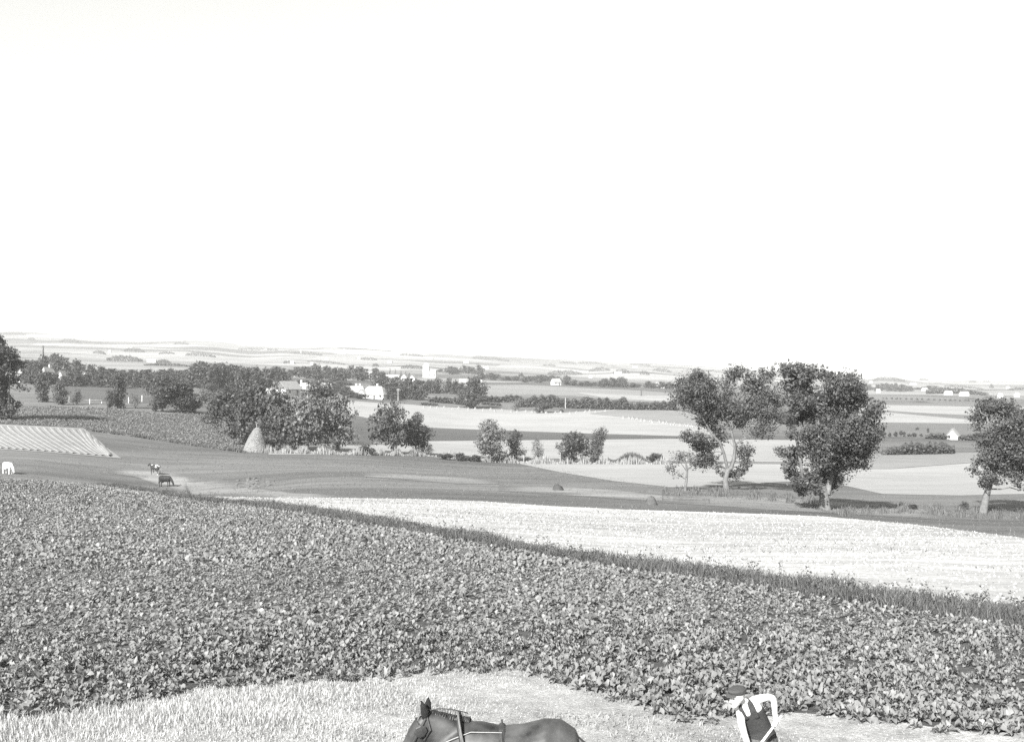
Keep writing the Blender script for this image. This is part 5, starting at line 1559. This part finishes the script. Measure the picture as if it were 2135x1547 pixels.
    for s, kx, fxx, fy in ((-1, -.10, -.12, -.06), (1, .17, .16, .10)):
        limb(bm, [(.03 + s*.085,.02,.88,.105,.125),(.03 + s*.10,-.01,.70,.10,.11),(kx,-.06 + fy*.5,.50,.082,.09),(kx - .005,-.03+fy,.32,.08,.085),(fxx,fy+.02,.13,.07,.075)], (1,0,0), 14)
    obj('trousers', fuse('worker_trousers', bm, 0.012, M['cloth_grey'], 2), parent=root)
    for s, fxx, fy in ((-1, -.12, -.06), (1, .16, .10)):
        bm = bmesh.new()
        limb(bm, [(fxx + .045,fy+.06,.06,.052,.058),(fxx,fy+.03,.07,.055,.065),(fxx - .06,fy-.01,.05,.055,.05),(fxx - .13,fy-.05,.04,.052,.04),(fxx - .18,fy-.08,.035,.036,.03)], (0,1,0), 12)
        obj('shoe', bm_mesh('shoe', bm, M['leather'], False), parent=root)
    # flat cap with peak
    bm = bmesh.new()
    ring_loft(bm, [(hp(-.02,0,.05), sd, fx, .086, .106),(hp(-.02,0,.068), sd, fx, .098, .126),(hp(-.008,0,.094), sd, fx, .094, .126),(hp(-.002,0,.114), sd, fx, .066, .096),(hp(0,0,.120), sd, fx, .02, .03)], 20)
    ring_loft(bm, [(hp(.075,0,.060), sd, up, .066, .012),(hp(.115,0,.054), sd, up, .062, .009),(hp(.142,0,.044), sd, up, .036, .006),(hp(.150,0,.040), sd, up, .012, .004)], 12)
    obj('cap', bm_mesh('cap', bm, M['cap'], False), parent=root)
    for s in (-1, 1):
        bm = bmesh.new(); bmesh.ops.create_uvsphere(bm, u_segments=8, v_segments=6, radius=.010, matrix=Matrix.Translation(hp(.082, s*.032, .010)))
        obj('eye', bm_mesh('eye', bm, M['pane'], False), parent=root)
    bm = bmesh.new(); limb(bm, [tuple(hp(.075,-.022,-.066)) + (.003,), tuple(hp(.089,0,-.066)) + (.005,), tuple(hp(.075,.022,-.066)) + (.003,)], tuple(up), 6)
    obj('mouth', bm_mesh('mouth', bm, M['leather'], False), parent=root)
    bm = bmesh.new(); ring_loft(bm, [(hp(-.06,0,.04), sd, up, .07, .03),(hp(-.088,0,.02), sd, up, .058, .032),(hp(-.098,0,0), sd, up, .03, .02)], 12)
    obj('hair', bm_mesh('hair', bm, M['leather'], False), parent=root)
    # the tool is held, so a thing of its own
    tool = empty('hay_fork', p)
    tag(tool, 'long pale wooden fork handle gripped by the bending worker', 'fork')
    top = on_tool(1.285); end = on_tool(.16)
    V, Fc = tube_pts([top, on_tool(1.0), on_tool(.6), end], [.014, .0155, .016, .015], 10)
    obj('handle', np_mesh('handle', V, Fc, M['ash_wood']), parent=tool)
    sidev = td.cross(Vector((0, 1, 0))).normalized()
    lat = Vector((0, 1, 0))
    for s in (-1, 0, 1):
        V, Fc = tube_pts([end - td * .03, end + td * .03 + lat * (.07 * s), end + td * .12 + lat * (.09 * s), end + td * .22 + lat * (.09 * s)], [.008, .007, .006, .003], 6)
        obj('tine', np_mesh('tine', V, Fc, M['iron']), parent=tool)
    return root
make_worker(at_depth(1585, 12.5))

# ---- cows
def cow_mesh(graze, name, mat):
    bm = bmesh.new()
    tr = [(-.85,1.02,.10,.16),(-.78,1.02,.22,.27),(-.55,1.0,.27,.33),(-.2,.95,.31,.38),(.2,.95,.29,.37),(.5,.98,.24,.34),(.68,1.0,.16,.24)]
    ring_loft(bm, [((x, 0, z), (0, 1, 0), (0, 0, 1), w, h) for x, z, w, h in tr], 14)
    if graze:
        limb(bm, [(.55,0,1.05,.15,.24),(.80,0,.85,.11,.17),(.98,0,.60,.09,.13)], (0,1,0), 12)
        limb(bm, [(.95,0,.66,.09,.11),(1.03,0,.48,.10,.12),(1.10,0,.28,.075,.085),(1.13,0,.17,.065,.06)], (0,1,0), 12)
        hz = (.96, .64)
    else:
        limb(bm, [(.55,0,1.05,.15,.24),(.80,0,1.22,.11,.17),(.95,0,1.33,.09,.12)], (0,1,0), 12)
        limb(bm, [(.90,0,1.38,.09,.11),(1.05,0,1.30,.10,.12),(1.22,0,1.16,.075,.085),(1.30,0,1.10,.065,.06)], (0,1,0), 12)
        hz = (.95, 1.40)
    for s in (-1, 1):
        limb(bm, [(hz[0], s*.08, hz[1], .03), (hz[0]-.02, s*.19, hz[1], .045, .02), (hz[0]-.03, s*.26, hz[1]-.02, .01)], (1,0,0), 8)
        limb(bm, [(hz[0]+.02, s*.06, hz[1]+.06, .022), (hz[0]+.06, s*.15, hz[1]+.12, .014), (hz[0]+.10, s*.14, hz[1]+.2, .005)], (1,0,0), 6)
        limb(bm, [(.45,s*.16,.85,.10,.13),(.45,s*.17,.60,.065,.075),(.45,s*.17,.40,.055,.06),(.44,s*.17,.18,.04,.045),(.45,s*.17,.05,.05,.055),(.46,s*.17,0,.055,.06)], (0,1,0), 10)
        limb(bm, [(-.62,s*.16,.9,.12,.2),(-.62,s*.18,.68,.085,.12),(-.72,s*.18,.48,.05,.07),(-.70,s*.18,.20,.04,.045),(-.68,s*.18,.05,.05,.055),(-.67,s*.18,0,.055,.06)], (0,1,0), 10)
    limb(bm, [(-.82,0,1.2,.035),(-.93,0,1.1,.028),(-.95,0,.7,.022),(-.94,0,.45,.04),(-.94,0,.35,.01)], (0,1,0), 8)
    bmesh.ops.create_uvsphere(bm, u_segments=10, v_segments=8, radius=.17, matrix=Matrix.Translation((-.4, 0, .62)))
    return fuse(name, bm, 0.03, mat, 3)
for px, row, rz, graze, mat, lab in ((17, 988, R(-32), True, 'cow_white', 'white cow grazing at the far left edge of the meadow'),
                                     (323, 990, R(150), False, 'cow_pied', 'dark and white cow standing with its head up'),
                                     (345, 1015, R(-18), True, 'cow_dark', 'dark cow grazing with its head down on the pale streak')):
    D, p = at(px, row)
    o = obj('cow', cow_mesh(graze, 'cow', M[mat])); o.location = p; o.rotation_euler = (0, 0, rz); o.scale = (1.1, 1.1, 1.1)
    tag(o, lab, 'cow')

# pale stones picked off the meadow
rs3 = np.random.RandomState(6)
bm = bmesh.new()
for i in range(46):
    px = 526 + rs3.randn() * 14; row = 1008 + rs3.randn() * 6
    D, p = at(px, row)
    m = Matrix.Translation(p + Vector((0, 0, .05))) @ Matrix.Rotation(rs3.rand() * 6, 4, 'Z') @ Matrix.Diagonal((.3 + .3 * rs3.rand(), .2 + .2 * rs3.rand(), .1 + .12 * rs3.rand(), 1))
    bmesh.ops.create_icosphere(bm, subdivisions=1, radius=1.0, matrix=m)
tag(obj('stones', bm_mesh('stones', bm, M['midgrey'])), 'scattered pale stones in the meadow below the haystack', 'stones', kind='stuff')

# ------------------------------------------------------------------ the hazy summer air
bm = bmesh.new()
box(bm, -13000, 13000, -120, 9700, -170, 165)
hz = obj('haze', bm_mesh('haze', bm))
tag(hz, 'pale summer haze lying over the far land', 'haze', kind='stuff')
hm = bpy.data.materials.new('haze')
hm.use_nodes = True
nt = hm.node_tree
for n in list(nt.nodes):
    nt.nodes.remove(n)
ho = nt.nodes.new('ShaderNodeOutputMaterial')
pv = nt.nodes.new('ShaderNodeVolumePrincipled')
pv.inputs['Color'].default_value = (0.96, 0.96, 0.955, 1)
pv.inputs['Density'].default_value = 0.00013
pv.inputs['Anisotropy'].default_value = 0.0
nt.links.new(pv.outputs[0], ho.inputs['Volume'])
hz.data.materials.append(hm)
